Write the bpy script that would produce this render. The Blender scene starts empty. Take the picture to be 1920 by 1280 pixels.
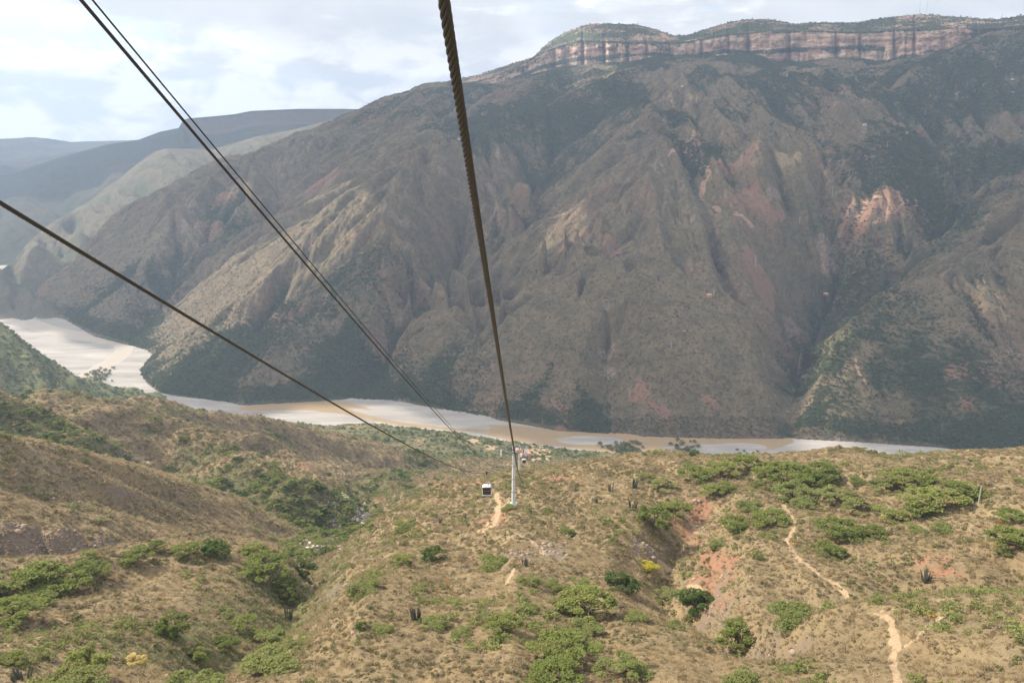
import bpy, bmesh, math, random
import numpy as np
from mathutils import Vector, Matrix
random.seed(7); RNG = np.random.default_rng(11)
D = bpy.data
S = bpy.context.scene
COL = S.collection

# ------------------------------------------------------------------ camera
F, CU, CV = 1500.0, 960.0, 640.0            # focal length in photo pixels, optical centre
PITCH = math.atan(410 / 1500.0)
CP, SP = math.cos(PITCH), math.sin(PITCH)
cam = D.objects.new('camera', D.cameras.new('camera')); COL.objects.link(cam)
cam.data.sensor_width = 36; cam.data.lens = F / 1920 * 36
cam.data.clip_start = 0.1; cam.data.clip_end = 60000
cam.rotation_euler = (math.pi / 2 - PITCH, 0, 0)
S.camera = cam

# ------------------------------------------------------------------ sun, sky, exposure
SUN_EL, SUN_AZ = math.radians(42), math.radians(-68)      # azimuth from +Y towards +X
SUN_DIR = np.array([math.sin(SUN_AZ) * math.cos(SUN_EL), math.cos(SUN_AZ) * math.cos(SUN_EL), math.sin(SUN_EL)])
sl = D.lights.new('sun', 'SUN'); sl.energy = 5.0; sl.angle = math.radians(0.6); sl.color = (1.0, 0.92, 0.79)
so = D.objects.new('sun', sl); COL.objects.link(so)
so.rotation_euler = Vector(SUN_DIR).to_track_quat('Z', 'Y').to_euler()
so.location = (-300, 300, 900)
S.view_settings.view_transform = 'Standard'; S.view_settings.look = 'None'
S.view_settings.gamma = 1; S.view_settings.exposure = 0.86; S.view_settings.use_curve_mapping = False

w = D.worlds.new('World'); S.world = w; w.use_nodes = True
nt = w.node_tree; nt.nodes.clear()
def N(t, ty, **kw):
    n = t.nodes.new(ty)
    for k, v in kw.items():
        if k.startswith('i_'):
            key = k[2:]; key = int(key) if key.isdigit() else key.replace('_', ' ')
            n.inputs[key].default_value = v
        else: setattr(n, k, v)
    return n
def ramp(t, fac, stops, interp='LINEAR'):
    r = N(t, 'ShaderNodeValToRGB'); r.color_ramp.interpolation = interp
    els = r.color_ramp.elements
    while len(els) < len(stops): els.new(0.5)
    for e, (p, c) in zip(els, stops):
        e.position = p; e.color = (c, c, c, 1) if isinstance(c, (int, float)) else (*c, 1)
    if fac is not None: t.links.new(fac, r.inputs[0])
    return r.outputs[0]
def mixc(t, f, a, b, mode='MIX'):
    m = N(t, 'ShaderNodeMix', data_type='RGBA', blend_type=mode)
    for sock, v in ((m.inputs[0], f), (m.inputs[6], a), (m.inputs[7], b)):
        if isinstance(v, bpy.types.NodeSocket): t.links.new(v, sock)
        elif isinstance(v, (int, float)): sock.default_value = v
        else: sock.default_value = (*v, 1)
    return m.outputs[2]
def mth(t, op, a, b=None, c=None):
    m = N(t, 'ShaderNodeMath', operation=op)
    for i, v in enumerate((a, b, c)):
        if v is None: continue
        if isinstance(v, bpy.types.NodeSocket): t.links.new(v, m.inputs[i])
        else: m.inputs[i].default_value = v
    return m.outputs[0]
def noise(t, vec, scale, detail=4, rough=0.55, dist=0.0):
    n = N(t, 'ShaderNodeTexNoise'); n.inputs['Scale'].default_value = scale; n.inputs['Detail'].default_value = detail
    n.inputs['Roughness'].default_value = rough; n.inputs['Distortion'].default_value = dist
    t.links.new(vec, n.inputs['Vector']); return n.outputs['Fac']

sky = N(nt, 'ShaderNodeTexSky', sky_type='NISHITA', sun_disc=False, sun_elevation=SUN_EL, sun_rotation=SUN_AZ)
sky.air_density = 1.2; sky.dust_density = 2.0; sky.altitude = 900
tc = N(nt, 'ShaderNodeTexCoord')
mp = N(nt, 'ShaderNodeMapping'); mp.inputs['Scale'].default_value = (1.0, 1.0, 2.3); nt.links.new(tc.outputs['Generated'], mp.inputs[0])
mp2 = N(nt, 'ShaderNodeMapping'); mp2.inputs['Scale'].default_value = (1.0, 1.0, 4.5); nt.links.new(tc.outputs['Generated'], mp2.inputs[0])
n1 = noise(nt, mp.outputs[0], 6.5, 9, 0.6, 0.25)
n2 = noise(nt, mp2.outputs[0], 3.6, 7, 0.55, 0.3)
sep = N(nt, 'ShaderNodeSeparateXYZ'); nt.links.new(tc.outputs['Generated'], sep.inputs[0])
cxz = N(nt, 'ShaderNodeCombineXYZ'); nt.links.new(sep.outputs[0], cxz.inputs[0]); nt.links.new(sep.outputs[1], cxz.inputs[1]); nt.links.new(mth(nt, 'MAXIMUM', sep.outputs[2], 0.02), cxz.inputs[2]); nt.links.new(cxz.outputs[0], sky.inputs[0])
bluish = mixc(nt, 1.0, sky.outputs[0], (0.115, 0.115, 0.115), 'MULTIPLY')
paleblue = mixc(nt, 0.7, bluish, (0.60, 0.69, 0.80))
n1b = mth(nt, 'ADD', n1, mth(nt, 'MULTIPLY', mth(nt, 'MAXIMUM', mth(nt, 'SUBTRACT', 0.10, sep.outputs[2]), 0.0), 1.9))
cum = ramp(nt, n1b, [(0.42, 0.0), (0.49, 1.0)])
cumcol = mixc(nt, ramp(nt, noise(nt, mp.outputs[0], 13.0, 8, 0.6, 0.3), [(0.42, 0.0), (0.56, 1.0)]), (0.66, 0.69, 0.74), (1.0, 0.99, 0.97))
c1 = mixc(nt, cum, paleblue, cumcol)
elev = ramp(nt, sep.outputs[2], [(0.05, 0.0), (0.11, 1.0)])
grey = mth(nt, 'MULTIPLY', ramp(nt, n2, [(0.38, 0.0), (0.50, 1.0)]), elev)
greyc = mixc(nt, n1, (0.40, 0.425, 0.465), (0.62, 0.635, 0.66))
c2 = mixc(nt, mth(nt, 'MULTIPLY', grey, 0.95), c1, greyc)
low = ramp(nt, mth(nt, 'ADD', sep.outputs[2], 0.25), [(0.10, 0.0), (0.16, 1.0)])
c3 = mixc(nt, low, (0.42, 0.38, 0.33), c2)
bg = N(nt, 'ShaderNodeBackground'); bg.inputs[1].default_value = 1.08
nt.links.new(c3, bg.inputs[0])
wo = N(nt, 'ShaderNodeOutputWorld'); nt.links.new(bg.outputs[0], wo.inputs[0])

# ------------------------------------------------------------------ helpers
def ray(u, v):
    a = (np.asarray(u, float) - CU) / F; b = (CV - np.asarray(v, float)) / F
    return a, CP + b * SP, -SP + b * CP
def at_r(u, v, r):
    x, y, z = ray(u, v); s = r / np.hypot(x, y); return x * s, y * s, z * s
def at_z(u, v, z0):
    x, y, z = ray(u, v); s = z0 / z; return x * s, y * s, z0 + 0 * s
def proj(x, y, z):
    d = y * CP - z * SP; d = np.where(np.abs(d) < 1e-6, 1e-6, d)
    return CU + F * x / d, CV - F * (y * SP + z * CP) / d
FLOOR = -450.0

def tag(o, label=None, cat=None, group=None, kind=None):
    if label: o['label'] = label
    if cat: o['category'] = cat
    if group: o['group'] = group
    if kind: o['kind'] = kind
    return o
def empty(name, loc, rz=0.0):
    o = D.objects.new(name, None); COL.objects.link(o); o.location = loc; o.rotation_euler = (0, 0, rz)
    o.empty_display_size = 0.5
    return o
def mesh_np(name, verts, faces, mat=None, parent=None, smooth=False, attrs=None, link=True):
    """verts (n,3), faces (m,k) arrays -> one object"""
    verts = np.ascontiguousarray(verts, np.float32); faces = np.ascontiguousarray(faces, np.int32)
    me = D.meshes.new(name); k = faces.shape[1]
    me.vertices.add(len(verts)); me.vertices.foreach_set('co', verts.ravel())
    me.loops.add(faces.size); me.loops.foreach_set('vertex_index', faces.ravel())
    me.polygons.add(len(faces)); me.polygons.foreach_set('loop_start', np.arange(0, faces.size, k, dtype=np.int32))
    me.polygons.foreach_set('loop_total', np.full(len(faces), k, np.int32))
    if smooth: me.polygons.foreach_set('use_smooth', np.ones(len(faces), bool))
    me.update(calc_edges=True)
    if attrs:
        for an, av in attrs.items():
            if av.ndim == 2:
                a = me.color_attributes.new(an, 'FLOAT_COLOR', 'POINT'); a.data.foreach_set('color', np.ascontiguousarray(av, np.float32).ravel())
            else:
                a = me.attributes.new(an, 'FLOAT', 'POINT'); a.data.foreach_set('value', np.ascontiguousarray(av, np.float32))
    if mat: me.materials.append(mat)
    o = D.objects.new(name, me)
    if link: COL.objects.link(o)
    if parent: o.parent = parent
    return o
def obj_bm(name, bm, mat, parent=None, smooth=False):
    me = D.meshes.new(name); bmesh.ops.recalc_face_normals(bm, faces=bm.faces[:]); bm.to_mesh(me); bm.free()
    if smooth:
        for p in me.polygons: p.use_smooth = True
    me.materials.append(mat); o = D.objects.new(name, me); COL.objects.link(o)
    if parent: o.parent = parent
    return o
def grid_faces(nr, nc):
    i = np.arange(nr - 1)[:, None] * nc + np.arange(nc - 1)[None, :]
    return np.stack([i, i + 1, i + nc + 1, i + nc], -1).reshape(-1, 4)

# ---- numpy noises
def h2(ix, iy, s=0.0):
    a = np.sin(ix * 127.1 + iy * 311.7 + s * 17.3) * 43758.5453
    return a - np.floor(a)
def vnoise(x, y, s=0.0):
    ix = np.floor(x); iy = np.floor(y); fx = x - ix; fy = y - iy
    ux = fx * fx * fx * (fx * (fx * 6 - 15) + 10); uy = fy * fy * fy * (fy * (fy * 6 - 15) + 10)
    a = h2(ix, iy, s); b = h2(ix + 1, iy, s); c = h2(ix, iy + 1, s); d = h2(ix + 1, iy + 1, s)
    return (a + (b - a) * ux) * (1 - uy) + (c + (d - c) * ux) * uy
def fbm(x, y, o=4, s=0.0, g=0.5):
    t = 0; a = 1.0; n = 0
    for k in range(o):
        t = t + a * vnoise(x + 13.7 * k, y - 7.1 * k, s + k); n += a; a *= g; x, y = (x * 1.6 + y * 1.2), (-x * 1.2 + y * 1.6)
    return t / n
def erosion_oct(x, y, dx, dy, s):
    ix = np.floor(x); iy = np.floor(y); fx = x - ix; fy = y - iy
    va = 0; vx = 0; vy = 0; wt = 0
    for i in (-1, 0, 1, 2):
        for j in (-1, 0, 1, 2):
            hx = h2(ix + i, iy + j, s) * 0.6 - 0.3; hy = h2(ix + i, iy + j, s + 5.5) * 0.6 - 0.3
            px = fx - i - hx; py = fy - j - hy
            wgt = np.exp(-2 * (px * px + py * py)); mag = (px * dx + py * dy) * 6.2832
            c = 2 * np.abs(np.cos(mag * .5)) - 1; sn = np.sin(mag * .5) * np.sign(np.cos(mag * .5)); c = c - 0.27
            va = va + c * wgt; vx = vx - sn * dx * wgt; vy = vy - sn * dy * wgt; wt = wt + wgt
    return va / wt, vx / wt, vy / wt
def erode(x, y, gx, gy, wl, amp, octs, branch=1.0, s=0.0, stretch=1.0):
    """gullies that run down the slope; gx,gy = slope of base surface. returns height and ravine value"""
    g = np.hypot(gx, gy) + 1e-6
    st = np.clip(g / 0.25, 0, 1)
    ex = gy / g * st; ey = -gx / g * st
    h = 0; hx = 0 * x; hy = 0 * x; a = amp; f = 1.0 / wl; rav = 0; an = 0
    for k in range(octs):
        qx = ex + hy * branch; qy = ey - hx * branch
        m = np.hypot(qx, qy) + 1e-6; lim = np.minimum(1.25, m) / m
        v, vx, vy = erosion_oct(x * f, y * f, qx * lim, qy * lim, s + k * 3.1)
        h = h + v * a; rav = rav + v * a; an += a
        hx = hx + vx * 0.35 * 0.5 ** k; hy = hy + vy * 0.35 * 0.5 ** k
        a *= 0.48; f *= 1.95
    return h, rav / an

# ---- thin plate spline in (azimuth, ln range, z/range)
class TPS:
    def __init__(self, az, r, z, lam=0.6, LS=700.0):
        self.LS = LS
        self.P = np.stack([np.asarray(az) * 1500, np.log(r) * LS], 1); t = np.asarray(z) / np.asarray(r) * 1500
        n = len(t); K = self.k(np.hypot(self.P[:, None, 0] - self.P[None, :, 0], self.P[:, None, 1] - self.P[None, :, 1]))
        A = np.zeros((n + 3, n + 3)); A[:n, :n] = K + np.eye(n) * lam; A[:n, n] = 1; A[:n, n + 1:] = self.P / 1000; A[n:, :n] = A[:n, n:].T
        b = np.zeros(n + 3); b[:n] = t
        self.w = np.linalg.solve(A, b)
    @staticmethod
    def k(d): d = d / 1000; return d * d * np.log(d + 1e-9)
    def __call__(self, az, r):
        sh = az.shape; a = (az * 1500).ravel(); l = (np.log(r) * self.LS).ravel(); out = np.empty(a.size); n = len(self.P)
        P = self.P.astype(np.float32); wv = self.w.astype(np.float32)
        for i in range(0, a.size, 20000):
            dx = a[i:i + 20000, None].astype(np.float32) - P[None, :, 0]; dy = l[i:i + 20000, None].astype(np.float32) - P[None, :, 1]
            d2 = (dx * dx + dy * dy) * np.float32(1e-6) + np.float32(1e-12)
            out[i:i + 20000] = (d2 * np.log(d2) * 0.5) @ wv[:n]
        out += self.w[n] + self.w[n + 1] * a / 1000 + self.w[n + 2] * l / 1000
        return (out / 1500).reshape(sh) * r
def densify(pts, step=60):
    out = []
    for p, q in zip(pts[:-1], pts[1:]):
        n = max(1, int(math.hypot(q[0] - p[0], q[1] - p[1]) / step))
        for i in range(n): out.append(tuple(p[k] + (q[k] - p[k]) * i / n for k in range(len(p))))
    out.append(tuple(pts[-1])); return out
def seg_dist(x, y, P):
    """distance to a polyline, param along it (0..n-1) and signed side"""
    best = np.full(x.shape, 1e18); par = np.zeros(x.shape); side = np.zeros(x.shape)
    for k in range(len(P) - 1):
        ax, ay = P[k][:2]; bx, by = P[k + 1][:2]; ex, ey = bx - ax, by - ay; L = ex * ex + ey * ey
        t = np.clip(((x - ax) * ex + (y - ay) * ey) / L, 0, 1); d = (x - ax - t * ex) ** 2 + (y - ay - t * ey) ** 2
        m = d < best; best = np.where(m, d, best); par = np.where(m, k + t, par)
        side = np.where(m, ex * (y - ay) - ey * (x - ax), side)
    return np.sqrt(best), par, np.sign(side)
def sstep(a, b, x): t = np.clip((x - a) / (b - a), 0, 1); return t * t * (3 - 2 * t)
def pix_dist(u, v, pts):
    return seg_dist(u, v, pts)[0]

class Ground:
    """polar height field around the place the picture is taken from; rows = range, columns = azimuth"""
    def __init__(self, az, r): self.az = az; self.r = r; self.A, self.R = np.meshgrid(az, r); self.X = self.R * np.sin(self.A); self.Y = self.R * np.cos(self.A)
    def grad(self):
        Zr = np.gradient(self.Z, axis=0) / np.gradient(self.R, axis=0)
        Za = np.gradient(self.Z, axis=1) / (np.gradient(self.A, axis=1) * self.R)
        s, c = np.sin(self.A), np.cos(self.A)
        return Zr * s + Za * c, Zr * c - Za * s
    def height(self, x, y):
        x = np.asarray(x, float); y = np.asarray(y, float)
        r = np.hypot(x, y); a = np.arctan2(x, y)
        i = np.interp(np.log(r), np.log(self.r), np.arange(len(self.r))); j = np.interp(a, self.az, np.arange(len(self.az)))
        i0 = np.clip(i.astype(int), 0, len(self.r) - 2); j0 = np.clip(j.astype(int), 0, len(self.az) - 2); fi = i - i0; fj = j - j0; Z = self.Z
        return (Z[i0, j0] * (1 - fj) + Z[i0, j0 + 1] * fj) * (1 - fi) + (Z[i0 + 1, j0] * (1 - fj) + Z[i0 + 1, j0 + 1] * fj) * fi
    def hit(self, u, v):
        x, y, z = ray(u, v); a = math.atan2(x, y); t = z / math.hypot(x, y)
        j = float(np.interp(a, self.az, np.arange(len(self.az)))); j0 = min(int(j), len(self.az) - 2); f = j - j0
        col = (self.Z[:, j0] * (1 - f) + self.Z[:, j0 + 1] * f) / self.r
        k = np.argmax(col >= t)
        if not (col[k] >= t): return None
        if k > 0:
            g = (t - col[k - 1]) / (col[k] - col[k - 1]); r = self.r[k - 1] + g * (self.r[k] - self.r[k - 1])
        else: r = self.r[0]
        return Vector((r * math.sin(a), r * math.cos(a), r * t))
    def visible(self, x, y, z):
        """is a point in sight of the picture's viewpoint (coarse)"""
        t = self.Z / self.R; cm = np.maximum.accumulate(t, axis=0)
        r = np.hypot(x, y); a = np.arctan2(x, y)
        i = np.clip(np.searchsorted(self.r, r) - 1, 0, len(self.r) - 1); j = np.clip(np.searchsorted(self.az, a), 0, len(self.az) - 1)
        return z / r >= cm[i, j] - 0.0005

# ------------------------------------------------------------------ banks of the river, in the world
far_bank_px = [(-260, 560), (0, 575), (120, 598), (175, 630), (250, 650), (288, 665), (258, 692), (268, 715), (300, 738), (400, 752), (455, 760), (600, 752),
               (660, 748), (750, 752), (830, 768), (960, 792), (1050, 808), (1200, 818), (1350, 822), (1480, 822), (1600, 828), (1750, 838), (1810, 846), (2000, 856), (2500, 875)]
near_bank_px = [(-260, 640), (0, 640), (135, 745), (300, 765), (480, 785), (620, 795), (700, 790), (760, 800), (850, 808), (950, 824), (1050, 838), (1150, 850), (1400, 880), (1900, 900), (2500, 930)]
def px_floor(L): return [tuple(float(c) for c in at_z(u, v, FLOOR)) for u, v in L]
FB = px_floor(far_bank_px); NB = px_floor(near_bank_px)

# ------------------------------------------------------------------ materials
def new_mat(name):
    m = D.materials.new(name); m.use_nodes = True; t = m.node_tree; t.nodes.clear()
    o = N(t, 'ShaderNodeOutputMaterial'); b = N(t, 'ShaderNodeBsdfPrincipled'); t.links.new(b.outputs[0], o.inputs[0])
    b.inputs['Roughness'].default_value = 0.9; b.inputs['Specular IOR Level'].default_value = 0.15
    return m, t, b
def flat_mat(name, col, rough=0.6, metal=0.0, var=0.12, scale=6.0, spec=0.4):
    m, t, b = new_mat(name); b.inputs['Roughness'].default_value = rough; b.inputs['Metallic'].default_value = metal
    b.inputs['Specular IOR Level'].default_value = spec
    g = N(t, 'ShaderNodeNewGeometry'); n = noise(t, g.outputs['Position'], scale, 5, 0.6)
    a = tuple(c * (1 - var) for c in col); c = tuple(min(1, c * (1 + var)) for c in col)
    t.links.new(mixc(t, n, a, c), b.inputs['Base Color']); return m
def terrain_mat(name, cols, k=1.0, speck=0.75):
    """cols: dry1, dry2, dull, green, red, sand, rock; k = metres scale of grain"""
    m, t, b = new_mat(name)
    g = N(t, 'ShaderNodeNewGeometry'); P = g.outputs['Position']
    at = N(t, 'ShaderNodeVertexColor', layer_name='cover'); sp = N(t, 'ShaderNodeSeparateColor'); t.links.new(at.outputs['Color'], sp.inputs[0])
    fine = noise(t, P, 0.9 / k, 6, 0.7); med = noise(t, P, 0.11 / k, 5, 0.6); big = noise(t, P, 0.018 / k, 4, 0.55, 0.4)
    c = mixc(t, ramp(t, big, [(0.35, 0.0), (0.65, 1.0)]), cols['dry1'], cols['dry2'])
    c = mixc(t, ramp(t, med, [(0.38, 0.0), (0.62, 0.75)]), c, cols['dull'])
    c = mixc(t, ramp(t, fine, [(0.35, 0.0), (0.7, 0.55)]), c, cols['dry2'])
    c = mixc(t, ramp(t, noise(t, P, 0.4 / k, 5, 0.7), [(0.30, speck), (0.55, 0.0)]), c, tuple(q * 0.55 for q in cols['dull']))
    # green cover with broken edge
    gsum = mth(t, 'ADD', sp.outputs[0], mth(t, 'MULTIPLY', mth(t, 'SUBTRACT', fine, 0.5), 1.1))
    gsum = mth(t, 'ADD', gsum, mth(t, 'MULTIPLY', mth(t, 'SUBTRACT', med, 0.5), 0.7))
    gm = ramp(t, gsum, [(0.38, 0.0), (0.62, 1.0)])
    gcol = mixc(t, med, cols['green'], cols['green2'])
    c = mixc(t, gm, c, gcol)
    rs = mth(t, 'ADD', sp.outputs[1], mth(t, 'MULTIPLY', mth(t, 'SUBTRACT', fine, 0.5), 0.9))
    rm = ramp(t, rs, [(0.35, 0.0), (0.65, 1.0)])
    c = mixc(t, rm, c, mixc(t, med, cols['red'], cols['red2']))
    ks = mth(t, 'ADD', sp.outputs[2], mth(t, 'MULTIPLY', mth(t, 'SUBTRACT', fine, 0.5), 0.9))
    c = mixc(t, ramp(t, ks, [(0.4, 0.0), (0.65, 1.0)]), c, mixc(t, fine, cols['rock'], cols['rock2']))
    ss = mth(t, 'ADD', at.outputs['Alpha'], mth(t, 'MULTIPLY', mth(t, 'SUBTRACT', fine, 0.5), 0.5))
    c = mixc(t, ramp(t, ss, [(0.4, 0.0), (0.6, 1.0)]), c, cols['sand'])
    t.links.new(c, b.inputs['Base Color'])
    bp = N(t, 'ShaderNodeBump'); bp.inputs['Strength'].default_value = 0.8; bp.inputs['Distance'].default_value = 0.9 * k
    t.links.new(mth(t, 'ADD', fine, mth(t, 'MULTIPLY', med, 3.0)), bp.inputs['Height']); t.links.new(bp.outputs[0], b.inputs['Normal'])
    return m
NEAR_COLS = dict(dry1=(0.235, 0.168, 0.087), dry2=(0.31, 0.232, 0.128), dull=(0.175, 0.135, 0.080), green=(0.085, 0.095, 0.04), green2=(0.15, 0.15, 0.06),
                 red=(0.225, 0.105, 0.06), red2=(0.31, 0.185, 0.115), sand=(0.37, 0.265, 0.16), rock=(0.115, 0.088, 0.066), rock2=(0.25, 0.19, 0.14))  # rock tone darkened so the left wall's shade sits in its colour
FAR_COLS = dict(dry1=(0.15, 0.106, 0.064), dry2=(0.195, 0.147, 0.082), dull=(0.082, 0.072, 0.044), green=(0.055, 0.066, 0.036), green2=(0.085, 0.095, 0.045),
                red=(0.27, 0.12, 0.075), red2=(0.24, 0.15, 0.10), sand=(0.36, 0.22, 0.14), rock=(0.12, 0.09, 0.075), rock2=(0.36, 0.25, 0.19))
FAR_COLS['red'] = (0.22, 0.115, 0.075)
for k_ in ('dry1', 'dry2', 'dull'): NEAR_COLS[k_] = tuple(q * 0.92 for q in NEAR_COLS[k_])
M_NEAR = terrain_mat('dry_hillside_soil', NEAR_COLS, 1.0, 0.35)
M_FAR = terrain_mat('far_mountain_soil', FAR_COLS, 4.5)
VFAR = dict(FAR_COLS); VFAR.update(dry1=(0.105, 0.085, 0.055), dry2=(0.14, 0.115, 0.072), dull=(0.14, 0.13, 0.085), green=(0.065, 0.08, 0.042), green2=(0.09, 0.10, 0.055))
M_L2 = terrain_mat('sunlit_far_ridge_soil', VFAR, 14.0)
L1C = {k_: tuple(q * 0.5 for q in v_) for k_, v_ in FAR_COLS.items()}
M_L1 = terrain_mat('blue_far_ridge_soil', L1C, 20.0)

# ------------------------------------------------------------------ NEAR HILLS AND GORGE
C = []
def cp(pts, step=70): C.extend([at_r(u, v, r) for u, v, r in densify(pts, step)])
def cz(pts, step=120):
    for u, z, r in densify(pts, step):
        a = math.atan((u - CU) / F / 0.93); C.append((r * math.sin(a), r * math.cos(a), z))
cp([(-350, 1500, 85), (0, 1500, 75), (500, 1500, 66), (960, 1500, 62), (1500, 1500, 68), (1920, 1500, 75), (2400, 1500, 85)], 300)
cp([(-350, 1280, 125), (0, 1280, 113), (300, 1285, 104), (640, 1280, 95), (960, 1280, 92), (1300, 1280, 95), (1600, 1280, 100), (1920, 1280, 105), (2350, 1280, 110)], 160)
cp([(640, 1160, 120), (800, 1155, 119), (960, 1150, 121), (1130, 1150, 124)], 90)
cp([(660, 1220, 104), (960, 1215, 104), (1300, 1215, 109), (1600, 1215, 116), (1920, 1200, 121), (2300, 1180, 130)], 160)
# gully in the right half and bench crest beyond it
cp([(1290, 990, 205), (1255, 1040, 182), (1235, 1085, 163), (1300, 1120, 150), (1370, 1150, 138)], 50)
cp([(1440, 1130, 142), (1560, 1115, 150), (1700, 1098, 160), (1920, 1082, 172), (2300, 1060, 185)], 90)
cp([(1440, 1180, 124), (1600, 1145, 132), (1660, 1122, 138), (1920, 1105, 146), (2300, 1085, 160)], 90)
cp([(1340, 1040, 178), (1390, 1080, 160), (1420, 1110, 150)], 60)
cp([(1500, 1050, 176), (1650, 1040, 182), (1800, 1040, 184), (2000, 1030, 188)], 120)
cp([(1200, 1130, 135), (1180, 1080, 155), (1100, 1065, 160), (960, 1080, 148), (850, 1085, 150), (740, 1080, 155), (660, 1100, 150)], 80)
cp([(640, 1060, 190), (720, 1040, 183), (850, 1030, 180), (960, 1020, 178), (1100, 1010, 184), (1200, 1000, 190)], 80)
cp([(700, 1015, 215), (850, 985, 210), (960, 980, 205), (1080, 965, 212), (1200, 950, 218)], 90)
cp([(1400, 985, 206), (1600, 985, 207), (1800, 985, 206), (2000, 980, 210)], 120)
cp([(850, 940, 238), (963, 942, 231), (1100, 925, 240), (1300, 925, 236), (1600, 925, 240), (1900, 925, 238), (2200, 920, 240)], 120)
cp([(1150, 885, 268), (1300, 880, 270), (1500, 880, 272), (1700, 880, 272), (1920, 880, 270), (2300, 875, 270)], 140)
cp([(2350, 835, 315), (1920, 844, 310), (1800, 846, 316), (1700, 849, 320), (1500, 849, 320), (1350, 852, 315), (1250, 851, 310), (1150, 855, 302), (1090, 866, 292), (1000, 882, 282), (930, 893, 272),
    (870, 900, 270), (820, 915, 266), (760, 940, 262), (715, 970, 255), (660, 1010, 242), (620, 1050, 222)], 60)
cp([(2350, 870, 380), (1920, 880, 385), (1700, 886, 390), (1500, 890, 390), (1300, 893, 375), (1150, 895, 362), (1080, 905, 350), (1000, 920, 345), (930, 932, 338), (870, 945, 332), (810, 962, 330), (760, 985, 322), (700, 1020, 300)], 90)
cp([(1400, 905, 480), (1900, 900, 480)], 200)
# stream of the gorge and its right bank
cp([(380, 1240, 130), (470, 1192, 149), (545, 1148, 175), (585, 1098, 213), (598, 1050, 275), (603, 1022, 330), (625, 985, 400), (652, 950, 470), (700, 906, 600), (760, 882, 720), (820, 864, 850), (880, 852, 960)], 40)
cp([(650, 1000, 380), (700, 952, 440), (760, 918, 540), (830, 896, 640), (900, 882, 740)], 60)
cp([(960, 895, 520), (1050, 890, 600), (960, 872, 800), (1050, 865, 900)], 80)
cp([(470, 1255, 112), (560, 1235, 110), (590, 1190, 128), (625, 1130, 155)], 60)
# near-left spur
cp([(-350, 1095, 205), (0, 1078, 205), (100, 1065, 206), (200, 1048, 210), (300, 1032, 215), (400, 1026, 217), (480, 1036, 216), (540, 1052, 214), (572, 1078, 208)], 70)
cp([(-300, 1150, 165), (0, 1140, 168), (150, 1125, 172), (300, 1115, 176), (450, 1110, 180), (530, 1115, 184)], 100)
cp([(-300, 1220, 135), (0, 1215, 134), (150, 1215, 134), (300, 1210, 134), (380, 1190, 146)], 110)
# gully behind the spur and the dark rock wall
cp([(-350, 1125, 262), (0, 1118, 262), (100, 1108, 264), (200, 1092, 268), (300, 1076, 278), (400, 1068, 288), (500, 1060, 300), (560, 1048, 315)], 80)
cp([(-350, 1075, 290), (0, 1076, 297), (100, 1070, 297), (200, 1060, 300), (300, 1045, 310)], 80)
cp([(-350, 985, 300), (0, 984, 303), (100, 994, 303), (200, 1005, 306), (300, 1012, 315), (400, 1020, 325), (500, 1025, 330)], 80)
cp([(-300, 950, 318), (0, 945, 320), (200, 955, 332), (400, 980, 352), (520, 1000, 372)], 100)
cp([(-350, 810, 350), (0, 840, 362), (100, 857, 368), (200, 880, 375), (300, 905, 382), (400, 932, 390), (480, 957, 396), (570, 985, 404)], 70)
cp([(-350, 800, 530), (0, 815, 520), (100, 836, 510), (200, 860, 500), (300, 882, 490), (400, 908, 475), (500, 946, 450), (590, 976, 425)], 70)
cp([(-350, 735, 545), (0, 762, 552), (120, 786, 556), (220, 811, 560), (330, 841, 560), (430, 871, 555), (520, 905, 548), (595, 938, 525)], 70)
cp([(-350, 745, 640), (0, 752, 640), (200, 778, 645), (350, 812, 650), (480, 850, 650), (600, 898, 625), (660, 915, 600)], 80)
cp([(-350, 715, 680), (0, 736, 680), (100, 741, 682), (200, 754, 700), (300, 769, 720), (400, 784, 742), (480, 796, 765), (560, 811, 785), (650, 828, 805), (720, 843, 815), (785, 857, 830)], 60)
cp([(460, 815, 705), (560, 850, 700), (640, 872, 690), (700, 882, 700)], 60)
for r, z in ((850, -372), (960, -425), (1080, -452), (1300, -462), (1700, -470)): cz([(-400, z, r), (0, z, r), (450, z - 8, r)])
for r, z in ((1000, -446), (1150, -449), (1300, -462), (1700, -470)): cz([(560, z, r), (1050, z, r)], 150)
for r, z in ((600, -262), (800, -352), (1000, -435), (1150, -456), (1700, -470)): cz([(1200, z, r), (1700, z, r), (2450, z, r)], 250)
C = np.array(C)
near = Ground(np.radians(np.linspace(-46, 46, 960)), np.exp(np.linspace(math.log(45), math.log(1650), 600)))
tps = TPS(np.arctan2(C[:, 0], C[:, 1]), np.hypot(C[:, 0], C[:, 1]), C[:, 2], lam=4e-4)
near.Z = tps(near.A, near.R)
gx, gy = near.grad(); g0 = np.hypot(gx, gy); sc = np.minimum(1, 2.5 / (g0 + 1e-6)); gx *= sc; gy *= sc
X, Y, R = near.X, near.Y, near.R
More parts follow.
